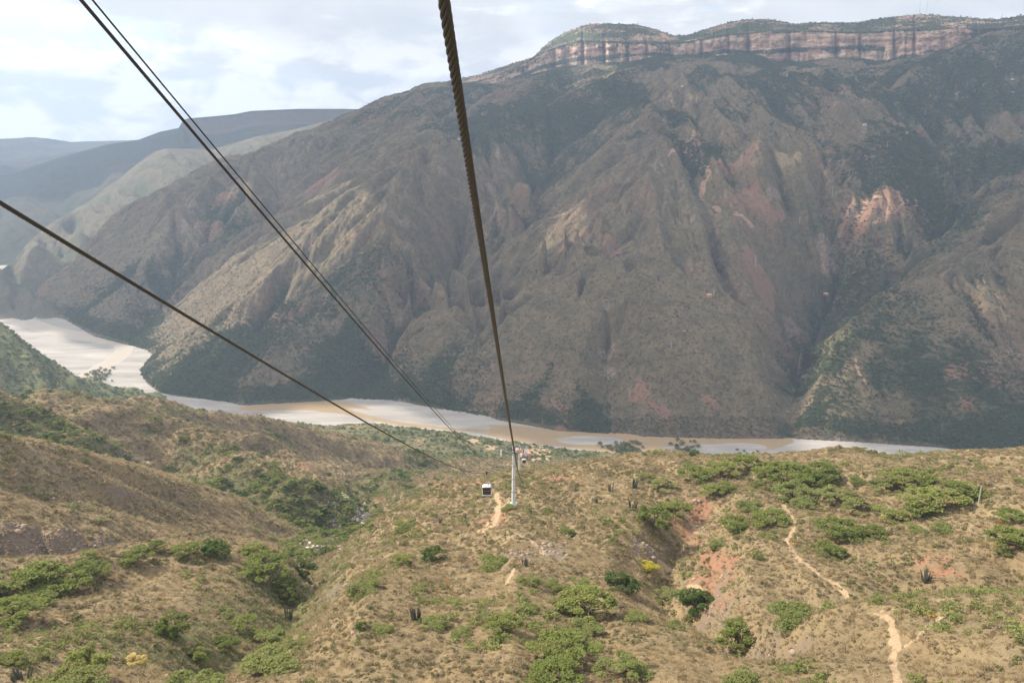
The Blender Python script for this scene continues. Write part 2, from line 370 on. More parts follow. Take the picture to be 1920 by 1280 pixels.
for L, H_, W_ in [([(-200, 730, 545), (0, 757, 550), (75, 787, 545), (165, 832, 520)], 13, 38), ([(200, 806, 590), (350, 832, 585), (425, 850, 560), (500, 912, 500), (575, 952, 455)], 24, 42),
                  ([(120, 770, 640), (225, 787, 640), (350, 812, 640), (450, 837, 640), (525, 850, 630), (600, 908, 570)], 21, 40), ([(300, 775, 700), (450, 803, 720), (575, 822, 750), (700, 850, 775), (775, 860, 800)], 13, 42),
                  ([(-350, 820, 355), (0, 845, 362), (100, 868, 369), (200, 898, 376), (300, 930, 385), (420, 955, 392), (520, 975, 400)], 6, 30), ([(-350, 1095, 205), (0, 1078, 206), (200, 1048, 211), (400, 1026, 217), (540, 1050, 215)], 4, 22)]:
    L = [at_r(*q) for q in L]; d_ = seg_dist(X, Y, L)[0]; near.Z = near.Z + H_ * (np.maximum(0, 1 - np.sqrt(d_ * d_ + 16) / W_) - 0.30 * np.exp(-((d_ - W_) / (W_ * .5)) ** 2))
for L, D_, W_ in [([(1308, 950, 225), (1290, 990, 205), (1255, 1040, 182), (1235, 1085, 163), (1290, 1120, 150), (1360, 1150, 138), (1420, 1200, 122)], 6.5, 8), ([(1400, 1160, 134), (1440, 1130, 142), (1560, 1115, 150), (1700, 1098, 160), (1920, 1082, 172), (2300, 1060, 185)], 4.0, 8),
                  ([(380, 1240, 130), (470, 1192, 149), (545, 1148, 175), (585, 1098, 213), (598, 1050, 275)], 4.5, 9), ([(1340, 1030, 184), (1330, 1075, 165), (1300, 1115, 151)], 3.5, 5)]:
    L = [at_r(*q) for q in L]; jx = (fbm(X / 14, Y / 14, 3, 5.5) - .5) * 8; d_ = seg_dist(X + jx, Y, L)[0]; near.Z = near.Z - D_ * np.exp(-(d_ / W_) ** 1.6)
onhill = sstep(-452, -425, near.Z)
amp = np.interp(R, [60, 150, 300, 450, 700, 1000], [1.4, 2.2, 2.6, 3.6, 4.4, 3.0]) * onhill
e1, rav1 = erode(X, Y, gx, gy, 62.0, 1.0, 5, 0.9, 1.0)
e2, rav2 = erode(X, Y, gx, gy, 24.0, 1.0, 4, 0.9, 7.0)
midw = sstep(270, 420, R)
near.Z = near.Z + amp * (e1 * (0.6 + 0.4 * midw) + 0.42 * e2) * np.where(R < 330, 0.85, 1.0)
near.Z += (fbm(X / 9, Y / 9, 4, 3.0) - 0.5) * np.interp(R, [60, 300, 900], [1.1, 1.8, 3.0]) * (0.3 + 0.7 * onhill)
# terrace beside the river, then under the river bed
dn, _, sd = seg_dist(X, Y, NB)
terr = -447.5 + (fbm(X / 30, Y / 30, 4, 9.0) - 0.4) * 5
wet = sd * dn     # >0: beyond the near bank
tz = np.where(wet > 0, -447.5 - 9 * sstep(-10, 14, wet), terr)
tz = terr * (1 - sstep(-14, 10, wet)) + (-456) * sstep(-14, 10, wet)
landward = 1 - sstep(-14, 10, wet)
near.Z = np.where(near.Z > tz, near.Z * landward + np.minimum(near.Z, tz) * (1 - landward), tz)
# dark spur that comes in from the left beyond the hills
Epts = [at_r(-420, 520, 1340), at_r(-150, 560, 1330), at_r(0, 603, 1330), at_r(55, 645, 1345), at_r(108, 684, 1365), at_r(136, 706, 1380)]
ed, ep, _ = seg_dist(X, Y, Epts)
ez = np.interp(ep, range(len(Epts)), [p[2] for p in Epts])
ev, _r = erode(X, Y, gx * 0 + 0.35, gy * 0 - 0.35, 70, 10, 4, 0.8, 4.0)
spur = ez - 0.50 * ed + ev * sstep(0, 60, ed) + (fbm(X / 25, Y / 25, 4, 2.0) - .5) * 12
near.Z = np.maximum(near.Z, np.where(spur > -458, spur, -460))
isE = spur >= near.Z - 0.5
gx, gy = near.grad(); slope = np.hypot(gx, gy)
PU, PV = proj(X, Y, near.Z)
# cover masks
nb = fbm(X / 35, Y / 35, 4, 21.0); nb2 = fbm(X / 10, Y / 10, 4, 22.0)
ravn = 0.6 * rav1 + 0.4 * rav2
green = sstep(0.0, -0.6, ravn) * 0.62 * midw + 0.7 * (nb - 0.46) * midw + 0.07
green += 0.22 * midw * (PU < 560) * sstep(0.45, 0.62, nb)
green = green + 0.55 * sstep(700, 900, R) * (near.Z < -395) + 0.16 * (nb2 - 0.4)
green = np.where(isE, 0.62 + 0.35 * sstep(0.5, -0.5, _r), green)
def line_mask(pts, wd, soft=0.5, g=None):
    P = [g.hit(u, v) for u, v in pts]; P = [(p.x, p.y) for p in P if p is not None]
    jx = (fbm(X / 7, Y / 7, 3, 41.0) - .5) * 3.0; jy = (fbm(X / 7, Y / 7, 3, 43.0) - .5) * 3.0
    d, _, _ = seg_dist(X + jx, Y + jy, P); return sstep(wd * (1 + soft), wd * (1 - soft), d)
# the stream's valley is green
stream = [(470, 1192), (545, 1148), (585, 1098), (603, 1022), (625, 985), (652, 950), (700, 906), (760, 882), (820, 864)]
SW = [at_r(u, v, r) for u, v, r in [(380, 1240, 130), (470, 1192, 149), (545, 1148, 175), (585, 1098, 213), (598, 1050, 275), (603, 1022, 330), (625, 985, 400), (652, 950, 470), (700, 906, 600), (760, 882, 720), (820, 864, 850), (880, 852, 960)]]
AB = [at_r(u, v, r) for u, v, r in [(-350, 800, 530), (0, 815, 520), (100, 836, 510), (200, 860, 500), (300, 882, 490), (400, 908, 475), (500, 946, 450), (590, 976, 425)]]
BC = [at_r(u, v, r) for u, v, r in [(0, 752, 640), (200, 778, 645), (350, 812, 650), (480, 850, 650), (600, 898, 625), (660, 915, 600)]]
RG = [at_r(u, v, r) for u, v, r in [(1290, 990, 205), (1255, 1040, 182), (1235, 1085, 163), (1300, 1120, 150), (1370, 1150, 138), (1420, 1200, 120)]]
dS = seg_dist(X, Y, SW)[0]; dAB = seg_dist(X, Y, AB)[0]; dBC = seg_dist(X, Y, BC)[0]; dRG = seg_dist(X, Y, RG)[0]
green += 0.55 * sstep(26, 6, dS + 12 * (nb2 - .5)) + 0.6 * sstep(38, 8, dAB + 20 * (nb2 - .5)) + 0.25 * sstep(30, 5, dBC) + 0.25 * sstep(9, 2, dRG)
def blob(pts, w0):
    """bare or green patches: (pixel u, v, radius in m)"""
    m = 0 * X
    jx = (fbm(X / 5, Y / 5, 4, 51.0) - .5) * 10; jy = (fbm(X / 5, Y / 5, 4, 53.0) - .5) * 10
    for u, v, rad, el in pts:
        p = near.hit(u, v)
        if p is None: continue
        dx = X + jx - p.x; dy = Y + jy - p.y
        m = np.maximum(m, w0 * sstep(1.25, 0.6, np.sqrt((dx / rad) ** 2 + (dy / (rad * el)) ** 2)))
    return m
redm = blob([(1308, 955, 5.5, 1.5), (1285, 1000, 4.5, 3.0), (1350, 1055, 5.0, 2.2), (1330, 1100, 4.5, 2.2), (925, 975, 4.5, 2.6), (1045, 895, 4, 2), (1740, 1052, 4, 1.2), (1785, 1075, 3, 1.2),
             (830, 905, 9, 2.0), (880, 905, 6, 2.0), (575, 870, 9, 1.2), (1360, 1125, 3, 1.4), (1045, 1040, 2.5, 2)], 0.70)
redm = redm * (0.45 + 1.0 * fbm(X / 3.0, Y / 3.0, 3, 62.0))
redm += 0.25 * sstep(0.55, 0.72, fbm(X / 22, Y / 22, 3, 61.0)) * (R < 420)
sandm = np.zeros_like(X)
paths = [([(1450, 905), (1470, 945), (1488, 985), (1478, 1015), (1500, 1050), (1535, 1080), (1570, 1095), (1585, 1120)], 0.85),
         ([(1630, 1152), (1665, 1170), (1682, 1205), (1684, 1240), (1678, 1275), (1670, 1320)], 0.75),
         ([(1760, 1155), (1720, 1190), (1695, 1215)], 0.45), ([(1630, 1152), (1700, 1135), (1800, 1120)], 0.3),
         ([(935, 925), (935, 950), (930, 975), (915, 995)], 1.3), ([(965, 1000), (1000, 1015), (1030, 1040)], 0.8),
         ([(900, 1000), (930, 960), (1000, 905), (1060, 880)], 0.5), ([(960, 1065), (950, 1095)], 0.6)]
for pts, wd in paths: sandm = np.maximum(sandm, 0.88 * line_mask(densify(pts, 15), wd * 0.8, 0.7, near))
sandm = np.maximum(sandm, blob([(1300, 985, 2.0, 4.0), (1240, 1060, 2.0, 3.0), (1005, 858, 25, 2.0), (885, 828, 13, 1.2), (918, 838, 12, 1.0), (1290, 1110, 3, 1.5)], 0.8))
rockm = blob([(655, 955, 16, 2.2), (640, 968, 10, 2.0), (600, 1020, 12, 1.6), (625, 1010, 7, 1.6), (1040, 1035, 8, 1.0), (1200, 1025, 5, 1.0), (960, 1040, 6, 0.7), (690, 1045, 6, 1.2)], 0.75)
rockm += 0.55 * sstep(0.75, 1.25, slope) * (R < 600) + 0.25 * sstep(0.6, 0.7, nb2) * sstep(0.35, 0.6, slope)
wall = (R > 285) & (R < 309) & (PU < 330)
rockm = np.maximum(rockm, np.where(wall, 0.85 * sstep(0.45, 0.8, slope), 0))  # wall's shaded face painted in with the dark rock colour
cov = np.stack([np.clip(green, 0, 1), np.clip(redm, 0, 1), np.clip(rockm, 0, 1), np.clip(sandm, 0, 1)], -1).reshape(-1, 4)
cover_near = cov.reshape(*X.shape, 4)
# split into foreground hill / gorge hills / river terrace so that each is a thing of its own
fcs = grid_faces(*X.shape)
V = np.stack([X, Y, near.Z], -1).reshape(-1, 3)
cellR = R[:-1, :-1].ravel(); cellZ = near.Z[:-1, :-1].ravel(); cellE = isE[:-1, :-1].ravel(); cellU = PU[:-1, :-1].ravel()
dcent = np.interp(near.A[:-1, :-1].ravel(), [math.radians(a) for a in (-46, -18, -13, -8, 0, 46)], [300, 300, 300, 340, 350, 400])
fore = cellR < dcent
terrm = (~fore) & (cellZ < -436) & (~cellE)
spurm = (~fore) & cellE & (~terrm)
midm = ~(fore | terrm | spurm)
for nm, msk in (('near_hillside', fore), ('gorge_hills', midm), ('river_terrace', terrm), ('dark_spur', spurm)):
    f = fcs[msk]
    if not len(f): continue
    use = np.unique(f); remap = np.zeros(len(V), np.int32); remap[use] = np.arange(len(use))
    o = mesh_np(nm, V[use], remap[f], M_NEAR, smooth=True, attrs={'cover': cov[use]}); tag(o, kind='structure')

# ------------------------------------------------------------------ FAR MOUNTAIN
def fprof(d):   # height above the river floor with distance from the bank
    return np.interp(d, [0, 60, 700, 1300, 2500, 5000], [0, 38, 315, 520, 830, 1000])
def mid_hit(u, v):
    rr = np.linspace(900, 6500, 2200); x, y, z = at_r(u, v, rr)
    d, _, s = seg_dist(x, y, FB); m = FLOOR + fprof(d) * (s > 0)
    ok = (m >= z) & (s > 0) | (z < FLOOR)
    k = int(np.argmax(ok)); return rr[k] if ok.any() else 5200.0
C = []
def fk(pts, step=70):
    for u, v, k in densify(pts, step): C.append(at_r(u, v, mid_hit(u, v) * (1 + (k - 1) * 1.15)))
def fr(pts, step=90):
    for u, v, r in densify(pts, step): C.append(at_r(u, v, r))
for x, y, z in densify(FB, 90): C.append((x, y, z - 3))
mesa_base = [(700, 218, 4300), (770, 208, 4200), (850, 193, 3950), (960, 163, 3650), (1010, 144, 3500), (1100, 137, 3350), (1200, 129, 3300), (1290, 127, 3330), (1380, 121, 3280), (1440, 121, 3230), (1530, 131, 3180), (1610, 127, 3150), (1690, 117, 3130), (1740, 99, 3120), (1830, 83, 3100), (1920, 78, 3080), (2300, 63, 3050)]
fr(mesa_base, 80)
for u, v, r in densify(mesa_base, 160):
    x, y, z = at_r(u, v, r); C.append((x * 1.12, y * 1.12, z)); C.append((x * 1.4, y * 1.4, z - 40))
# left mountain: crest, spurs, ravines
crest = [(-300, 600, 1980), (-100, 572, 2080), (0, 552, 2150), (90, 520, 2330), (150, 478, 2480), (198, 432, 2620), (253, 392, 2750), (340, 349, 2900), (419, 321, 3020), (490, 298, 3120), (565, 262, 3220), (628, 231, 3310), (688, 209, 3400), (730, 187, 3450), (765, 190, 3560)]
fr(crest, 60)
for u, v, r in densify(crest, 110): C.append(at_r(u, v + 45, r * 1.13)); C.append(at_r(u, v + 75, r * 1.35))
fk([(820, 215, 1.0), (900, 225, 1.02), (1000, 225, 1.03), (1080, 210, 1.0)])
fk([(540, 275, 1.0), (470, 345, 0.97), (400, 405, 0.95), (330, 450, 0.955), (270, 510, 0.96), (200, 590, 0.97)], 55)       # spur 1
fk([(640, 250, 1.03), (560, 330, 1.06), (480, 410, 1.06), (400, 470, 1.06), (330, 530, 1.05), (265, 620, 1.02)], 55)      # ravine 1
fk([(735, 200, 0.985), (700, 300, 0.95), (630, 380, 0.93), (560, 445, 0.93), (470, 500, 0.94), (390, 560, 0.95), (310, 640, 0.97)], 55)  # spur 2 lit
fk([(730, 420, 0.97), (690, 500, 0.99), (600, 560, 1.02), (500, 610, 1.03), (400, 680, 1.02), (320, 700, 1.0)], 55)
fk([(800, 250, 0.99), (810, 350, 0.96), (780, 440, 0.94), (700, 520, 0.95), (620, 620, 0.95), (540, 690, 0.95), (470, 745, 0.98)], 55)  # spur 3
fk([(1080, 240, 1.05), (1040, 310, 1.09), (990, 370, 1.12), (930, 440, 1.12), (870, 500, 1.1), (800, 555, 1.08), (760, 600, 1.06), (720, 680, 1.03), (660, 740, 1.01)], 50)  # main ravine
fk([(940, 270, 0.98), (930, 350, 0.98), (890, 420, 1.02)], 50)
fk([(1300, 280, 0.96), (1210, 345, 0.945), (1110, 400, 0.94), (1000, 460, 0.93), (920, 520, 0.93), (850, 590, 0.935), (790, 660, 0.95), (750, 740, 0.98)], 55)  # spur 5
fk([(1170, 430, 0.99), (1080, 500, 1.02), (980, 570, 1.04), (900, 650, 1.04), (850, 740, 1.02)], 55)
fk([(1340, 440, 0.955), (1240, 480, 0.94), (1140, 520, 0.945), (1070, 610, 0.95), (1010, 700, 0.96), (960, 770, 0.98)], 55)
fk([(1290, 520, 0.98), (1290, 600, 0.95), (1290, 700, 0.955), (1290, 790, 0.98)], 55)
fk([(1140, 610, 1.0), (1130, 700, 1.01), (1120, 790, 1.0)], 55)
fk([(1400, 520, 0.985), (1440, 600, 1.0), (1430, 700, 0.985), (1420, 790, 0.98)], 55)
fk([(1470, 350, 0.98), (1560, 440, 1.04), (1580, 520, 1.08), (1530, 610, 1.12), (1490, 690, 1.09), (1500, 760, 1.04), (1490, 810, 1.01)], 45)  # V ravine
fk([(1390, 300, 0.95), (1470, 330, 0.96), (1540, 310, 0.97), (1600, 350, 0.965), (1700, 380, 0.97)], 60)       # bench rim
fk([(1330, 270, 0.96), (1400, 240, 0.98), (1500, 250, 0.985), (1600, 270, 0.99)], 60)
fk([(1720, 300, 1.04), (1750, 380, 1.04), (1790, 440, 1.03), (1700, 500, 1.06), (1630, 560, 1.06)], 60)
fk([(1920, 390, 0.96), (1840, 430, 0.965), (1760, 500, 0.95), (1690, 560, 0.94), (1620, 610, 0.94), (1570, 670, 0.945), (1550, 740, 0.96), (1560, 800, 0.98)], 55)  # right spur
fk([(2300, 500, 0.97), (1920, 560, 0.95), (1820, 560, 0.955), (1750, 620, 0.955), (1700, 700, 0.965), (1700, 790, 0.98)], 80)
fk([(1920, 640, 1.0), (1850, 700, 0.985), (1840, 790, 0.99)], 80)
fk([(1200, 200, 1.0), (1350, 180, 1.0), (1500, 170, 1.02), (1650, 180, 1.03), (1800, 170, 1.0), (1920, 180, 1.0), (2300, 180, 1.0)], 120)
fk([(2300, 300, 1.0), (2300, 700, 1.0)], 200)
C = np.array(C)
far = Ground(np.radians(np.linspace(-45, 43, 1040)), np.concatenate([np.exp(np.linspace(math.log(930), math.log(4300), 620)), np.exp(np.linspace(math.log(4330), math.log(6000), 30))]))
tps = TPS(np.arctan2(C[:, 0], C[:, 1]), np.hypot(C[:, 0], C[:, 1]), C[:, 2], lam=1.5e-3)
far.Z = tps(far.A, far.R)
X, Y, R = far.X, far.Y, far.R
db, _, sb = seg_dist(X, Y, FB); db = db * sb
gx, gy = far.grad(); g0 = np.hypot(gx, gy); sc = np.minimum(1, 1.5 / (g0 + 1e-6)); gx *= sc; gy *= sc
e1, r1 = erode(X, Y, gx, gy, 330.0, 1.0, 6, 0.85, 2.0)
e2, r2 = erode(X, Y, gx, gy, 90.0, 1.0, 5, 0.9, 12.0)
ampf = sstep(0, 260, db) * np.interp(R, [900, 2500, 3000, 3400], [19, 27, 20, 12])
far.Z = far.Z + ampf * (e1 * 1.15 + e2 * 0.85) + (fbm(X / 60, Y / 60, 5, 5.0) - .5) * 14 * sstep(0, 120, db)
far.Z = np.minimum(far.Z, FLOOR + 2 + 0.62 * np.maximum(db, 0))
far.Z = np.where(db < 0, np.minimum(far.Z, FLOOR - 4 + 0.05 * db), far.Z)
far.Z = np.where((db > 0) & (db < 60), np.maximum(far.Z, FLOOR - 2 + 0.25 * np.minimum(db, 60)), far.Z)
gx, gy = far.grad(); slope = np.hypot(gx, gy); PU, PV = proj(X, Y, far.Z)
ravf = 0.6 * r1 + 0.4 * r2
nb = fbm(X / 160, Y / 160, 5, 31.0); nb2 = fbm(X / 45, Y / 45, 4, 33.0)
ravpix = [[(1470, 350), (1560, 440), (1580, 520), (1530, 610), (1490, 690), (1500, 760), (1490, 810)], [(1080, 240), (1040, 310), (990, 370), (930, 440), (870, 500), (800, 555), (760, 600), (720, 680), (660, 740)],
          [(640, 250), (560, 330), (480, 410), (400, 470), (330, 530), (265, 620)], [(1170, 430), (1080, 500), (980, 570), (900, 650), (850, 740)], [(1140, 610), (1130, 700), (1120, 790)], [(1720, 300), (1750, 380), (1790, 440), (1700, 500), (1600, 540)],
          [(690, 500), (600, 560), (500, 610), (400, 680)]]
green = 0.16 + sstep(0.0, -0.5, ravf) * 0.52 + (nb - 0.5) * 0.6 + (nb2 - 0.5) * 0.35
for L in ravpix:
    P = [far.hit(u, v) for u, v in L]; P = [(p.x, p.y) for p in P if p is not None and p.length > 900]
    d = seg_dist(X, Y, P)[0]; green += 0.22 * sstep(110, 20, d + 70 * (nb2 - .5))
def pz(pts, rad, soft=0.5):   # patch around a place named by photo pixel(s)
    m = 0 * X
    jx = (fbm(X / 50, Y / 50, 4, 71.0) - .5) * 90; jy = (fbm(X / 50, Y / 50, 4, 73.0) - .5) * 90
    for u, v, rd in pts:
        p = far.hit(u, v)
        if p is None: continue
        m = np.maximum(m, sstep(rd * (1 + soft), rd * (1 - soft), np.hypot(X + jx - p.x, Y + jy - p.y)))
    return m
green += 0.14 * sstep(55, 15, db)                                        # riverside wood
green += 0.22 * sstep(-120, 40, far.Z - np.where(PU < 1200, 10, -40)) * sstep(0.2, 0.6, nb)
green += 0.24 * pz([(330, 710, 110), (420, 700, 110), (520, 690, 120), (620, 680, 90), (1700, 640, 110), (1850, 780, 120), (1750, 760, 110), (1880, 700, 100), (1500, 700, 70), (1600, 740, 60), (1720, 330, 200), (1850, 300, 220), (1050, 200, 260), (1150, 250, 200), (940, 230, 250), (1700, 200, 280), (1550, 150, 200)], 1)
green += 0.22 * sstep(150, 260, far.Z) * (PU > 800)
green -= 0.38 * pz([(1300, 620, 140), (1200, 560, 120), (1050, 560, 130), (1330, 700, 120), (1150, 430, 170), (620, 400, 170), (520, 470, 120), (430, 540, 110), (1400, 420, 130), (1000, 480, 120), (760, 330, 200), (650, 300, 220), (1450, 280, 120)], 1)
redf = 0.62 * pz([(1290, 290, 30), (1320, 310, 35), (1350, 300, 30), (1390, 300, 26), (1420, 380, 40), (1440, 390, 28), (1600, 390, 45), (1640, 370, 45), (1680, 390, 40), (1610, 430, 30), (1730, 400, 30), (1140, 455, 24), (1430, 510, 26), (1425, 540, 22),
                 (1580, 440, 22), (1780, 685, 20), (1820, 680, 15), (1800, 760, 12), (405, 430, 40), (420, 370, 40), (520, 600, 22), (1060, 770, 26), (1200, 760, 22), (1240, 770, 22), (1330, 770, 20), (600, 350, 40)], 1)
redf += 0.30 * sstep(0.52, 0.68, fbm(X / 120, Y / 120, 4, 81.0)) * sstep(0.3, 0.6, slope) + 0.15 * sstep(0.55, 0.8, slope)
sandf = 0 * X
def fline(pts, wd):
    P = [far.hit(u, v) for u, v in densify(pts, 12)]; P = [(p.x, p.y) for p in P if p is not None]
    jx = (fbm(X / 30, Y / 30, 3, 91.0) - .5) * 14; jy = (fbm(X / 30, Y / 30, 3, 93.0) - .5) * 14
    d = seg_dist(X + jx, Y + jy, P)[0]; return sstep(wd * 1.7, wd * 0.5, d)
for pts, wd in [([(1260, 283), (1280, 288), (1300, 300), (1325, 320), (1330, 335), (1318, 350), (1315, 372), (1335, 388), (1347, 395)], 5.5), ([(1262, 283), (1285, 268), (1310, 250)], 4),
                ([(1640, 415), (1680, 390), (1715, 375)], 4), ([(1600, 670), (1612, 690), (1620, 715)], 2.5), ([(1380, 400), (1400, 410), (1410, 420)], 5), ([(1840, 520), (1870, 560), (1890, 600)], 1.6)]:
    sandf = np.maximum(sandf, fline(pts, wd) * 0.75)
sandf = np.maximum(sandf, 0.62 * pz([(1625, 375, 26), (1650, 385, 20)], 1))
rockf = 0.22 * sstep(0.55, 0.9, slope) + 0.35 * sstep(0.60, 0.75, fbm(X / 40, Y / 40, 4, 95.0)) * sstep(0.35, 0.6, slope)
covf = np.stack([np.clip(green, 0, 1), np.clip(redf, 0, 1), np.clip(rockf, 0, 1), np.clip(sandf, 0, 1)], -1)
keep = (db > -140)[:-1, :-1].ravel()
f = grid_faces(*X.shape)[keep]; V = np.stack([X, Y, far.Z], -1).reshape(-1, 3)
use = np.unique(f); remap = np.zeros(len(V), np.int32); remap[use] = np.arange(len(use))
o = mesh_np('far_mountainside', V[use], remap[f], M_FAR, smooth=True, attrs={'cover': covf.reshape(-1, 4)[use]}); tag(o, kind='structure')
far_db = db; far_green = np.clip(green, 0, 1)

# ------------------------------------------------------------------ MESA with its cliff band
M_CLIFF, t, b = new_mat('banded_sandstone')
g = N(t, 'ShaderNodeNewGeometry'); P = g.outputs['Position']
mpn = N(t, 'ShaderNodeMapping'); mpn.inputs['Scale'].default_value = (0.0022, 0.0022, 0.075); t.links.new(P, mpn.inputs[0])
mpv = N(t, 'ShaderNodeMapping'); mpv.inputs['Scale'].default_value = (0.03, 0.03, 0.004); t.links.new(P, mpv.inputs[0])
strata = noise(t, mpn.outputs[0], 1.0, 7, 0.7, 1.1); streak = noise(t, mpv.outputs[0], 1.0, 5, 0.6); fine = noise(t, P, 0.08, 6, 0.65)
c = mixc(t, ramp(t, strata, [(0.38, 0), (0.62, 1)]), (0.44, 0.25, 0.18), (0.74, 0.56, 0.42))
c = mixc(t, ramp(t, streak, [(0.38, 0.6), (0.58, 0.0)]), c, (0.14, 0.09, 0.075))
at = N(t, 'ShaderNodeVertexColor', layer_name='cover'); sp = N(t, 'ShaderNodeSeparateColor'); t.links.new(at.outputs['Color'], sp.inputs[0])
gs = mth(t, 'ADD', sp.outputs[0], mth(t, 'MULTIPLY', mth(t, 'SUBTRACT', fine, 0.5), 1.2))
gs = mth(t, 'ADD', gs, mth(t, 'MULTIPLY', mth(t, 'SUBTRACT', strata, 0.5), 0.9))
c = mixc(t, ramp(t, gs, [(0.42, 0), (0.58, 1)]), c, mixc(t, streak, (0.04, 0.052, 0.025), (0.07, 0.082, 0.038)))
t.links.new(c, b.inputs['Base Color'])
bp = N(t, 'ShaderNodeBump'); bp.inputs['Strength'].default_value = 0.9; bp.inputs['Distance'].default_value = 8
t.links.new(mth(t, 'ADD', fine, strata), bp.inputs['Height']); t.links.new(bp.outputs[0], b.inputs['Normal'])

cbase = [(700, 245), (770, 217), (850, 197), (920, 170), (960, 153), (1010, 139), (1050, 135), (1085, 133), (1130, 133), (1180, 123), (1215, 117), (1260, 136), (1290, 133), (1360, 115), (1400, 123), (1440, 121), (1480, 121), (1530, 125), (1565, 133), (1590, 123), (1640, 127), (1665, 127), (1690, 111), (1740, 93), (1780, 89), (1800, 85), (1830, 100), (1920, 97), (2300, 85)]
ctop = [(700, 222), (770, 183), (850, 162), (920, 146), (960, 130), (1010, 102), (1050, 86), (1085, 76), (1130, 78), (1180, 80), (1215, 82), (1260, 80), (1290, 78), (1360, 66), (1440, 60), (1530, 58), (1590, 60), (1640, 60), (1690, 56), (1740, 56), (1800, 52), (1830, 55), (1920, 48), (2300, 45)]
sky_l = [(700, 215), (735, 190), (770, 179), (830, 155), (900, 140), (960, 120), (1000, 109), (1018, 90), (1035, 76), (1055, 64), (1080, 53), (1105, 46), (1140, 45), (1170, 46), (1200, 48), (1230, 56), (1255, 65), (1270, 68), (1290, 67), (1310, 60), (1340, 50), (1370, 42), (1400, 37), (1450, 38), (1490, 46), (1520, 43), (1600, 44), (1640, 37), (1690, 31), (1720, 28), (1770, 31), (1820, 34), (1870, 38), (1890, 35), (1920, 30), (2100, 24), (2300, 20)]
br = [(700, 4330), (770, 4230), (850, 3990), (960, 3690), (1010, 3540), (1100, 3390), (1200, 3340), (1290, 3370), (1440, 3270), (1530, 3220), (1690, 3170), (1920, 3120), (2300, 3090)]
us = np.linspace(700, 2300, 1100)
I = lambda L, k=1: np.interp(us, [p[0] for p in L], [p[k] for p in L])
vb, vt, vs, rb = I(cbase), I(ctop), I(sky_l), I(br)
rows = []; grn = []
nc = 46; ncap = 26
but = (fbm(us / 26, us * 0, 4, 3.3) - .5) * 150 + (np.abs(fbm(us / 9, us * 0 + 4, 3, 5.3) - .5)) * 60
crack = sum(np.exp(-((us - c0) / wd) ** 2) * dp for c0, wd, dp in [(1040, 4, 60), (1212, 4, 60), (1366, 3, 50), (1402, 5, 70), (1480, 3, 45), (1612, 3, 45), (1093, 3, 60), (1133, 2.5, 35), (1176, 3, 60), (1254, 6, 90), (1316, 3, 40), (1567, 2.5, 45), (1676, 3, 50), (1714, 3, 55), (1805, 8, 60), (1830, 5, 70)])
for i in range(nc + 1):
    f = i / nc; v = (vb + 26) * (1 - f) + vt * f
    r = rb + but * (0.4 + 0.6 * (1 - f)) + crack + 26 * f + (fbm(us / 14, np.full_like(us, f * 9.0), 4, 8.0) - .5) * 34 + 10 * np.floor(f * 5 + fbm(us / 60, us * 0, 2, 1.2) * 1.5)
    x, y, z = at_r(us, v, r); rows.append((x, y, z))
    inband = sstep(0.0, 0.06, f) * sstep(1.0, 0.94, f)
    ledge = 0.62 * np.exp(-((f - 0.62 - 0.05 * np.sin(us / 60)) / 0.055) ** 2) * (us < 1660) + 0.50 * np.exp(-((f - 0.33 + 0.04 * np.sin(us / 35)) / 0.04) ** 2)
    g = 0.20 + ledge + 0.55 * (1 - inband) + 0.8 * (fbm(us / 30, np.full_like(us, f * 5.0), 4, 18.0) - .5)
    g += 0.32 * (np.exp(-((us - 1255) / 22) ** 2)) + 0.5 * sstep(1800, 1840, us) + 0.2 * (us < 1160) * sstep(0.55, 0.9, f)
    grn.append(np.clip(g, 0, 1))
r_top = r
for i in range(1, ncap + 1):
    f = i / ncap; v = vt + (vs - vt) * (1 - (1 - f) ** 1.6)
    r = r_top + f * 420 + (fbm(us / 20, np.full_like(us, f * 6.0), 4, 28.0) - .5) * 60 * math.sin(math.pi * min(f, 0.9))
    x, y, z = at_r(us, v, r)
    z = z + (fbm(us / 3, np.full_like(us, f * 22.0), 3, 58.0) - .5) * 9 * min(1, 3 * (1 - f) + .3)
    if i > ncap - 3: z = z + (h2(np.floor(us / 1.6), us * 0, 2.0) ** 3) * 6
    rows.append((x, y, z)); grn.append(np.clip(0.62 + 0.9 * (fbm(us / 50, np.full_like(us, f * 4.0), 3, 38.0) - .5), 0, 1))
for k, dz in ((300, -15), (900, -40), (2400, -130)):
    x, y, z = at_r(us, vs, r); s = (r + k) / r; rows.append((x * s, y * s, z + dz)); grn.append(np.full_like(us, 0.8))
V = np.stack([np.stack(q, -1) for q in rows]).reshape(-1, 3)
V_MESA = V; ga = np.concatenate(grn); cv = np.stack([ga, ga * 0, ga * 0, ga * 0], -1)
o = mesh_np('mesa', V, grid_faces(len(rows), len(us)), M_CLIFF, smooth=True, attrs={'cover': cv}); tag(o, kind='structure')

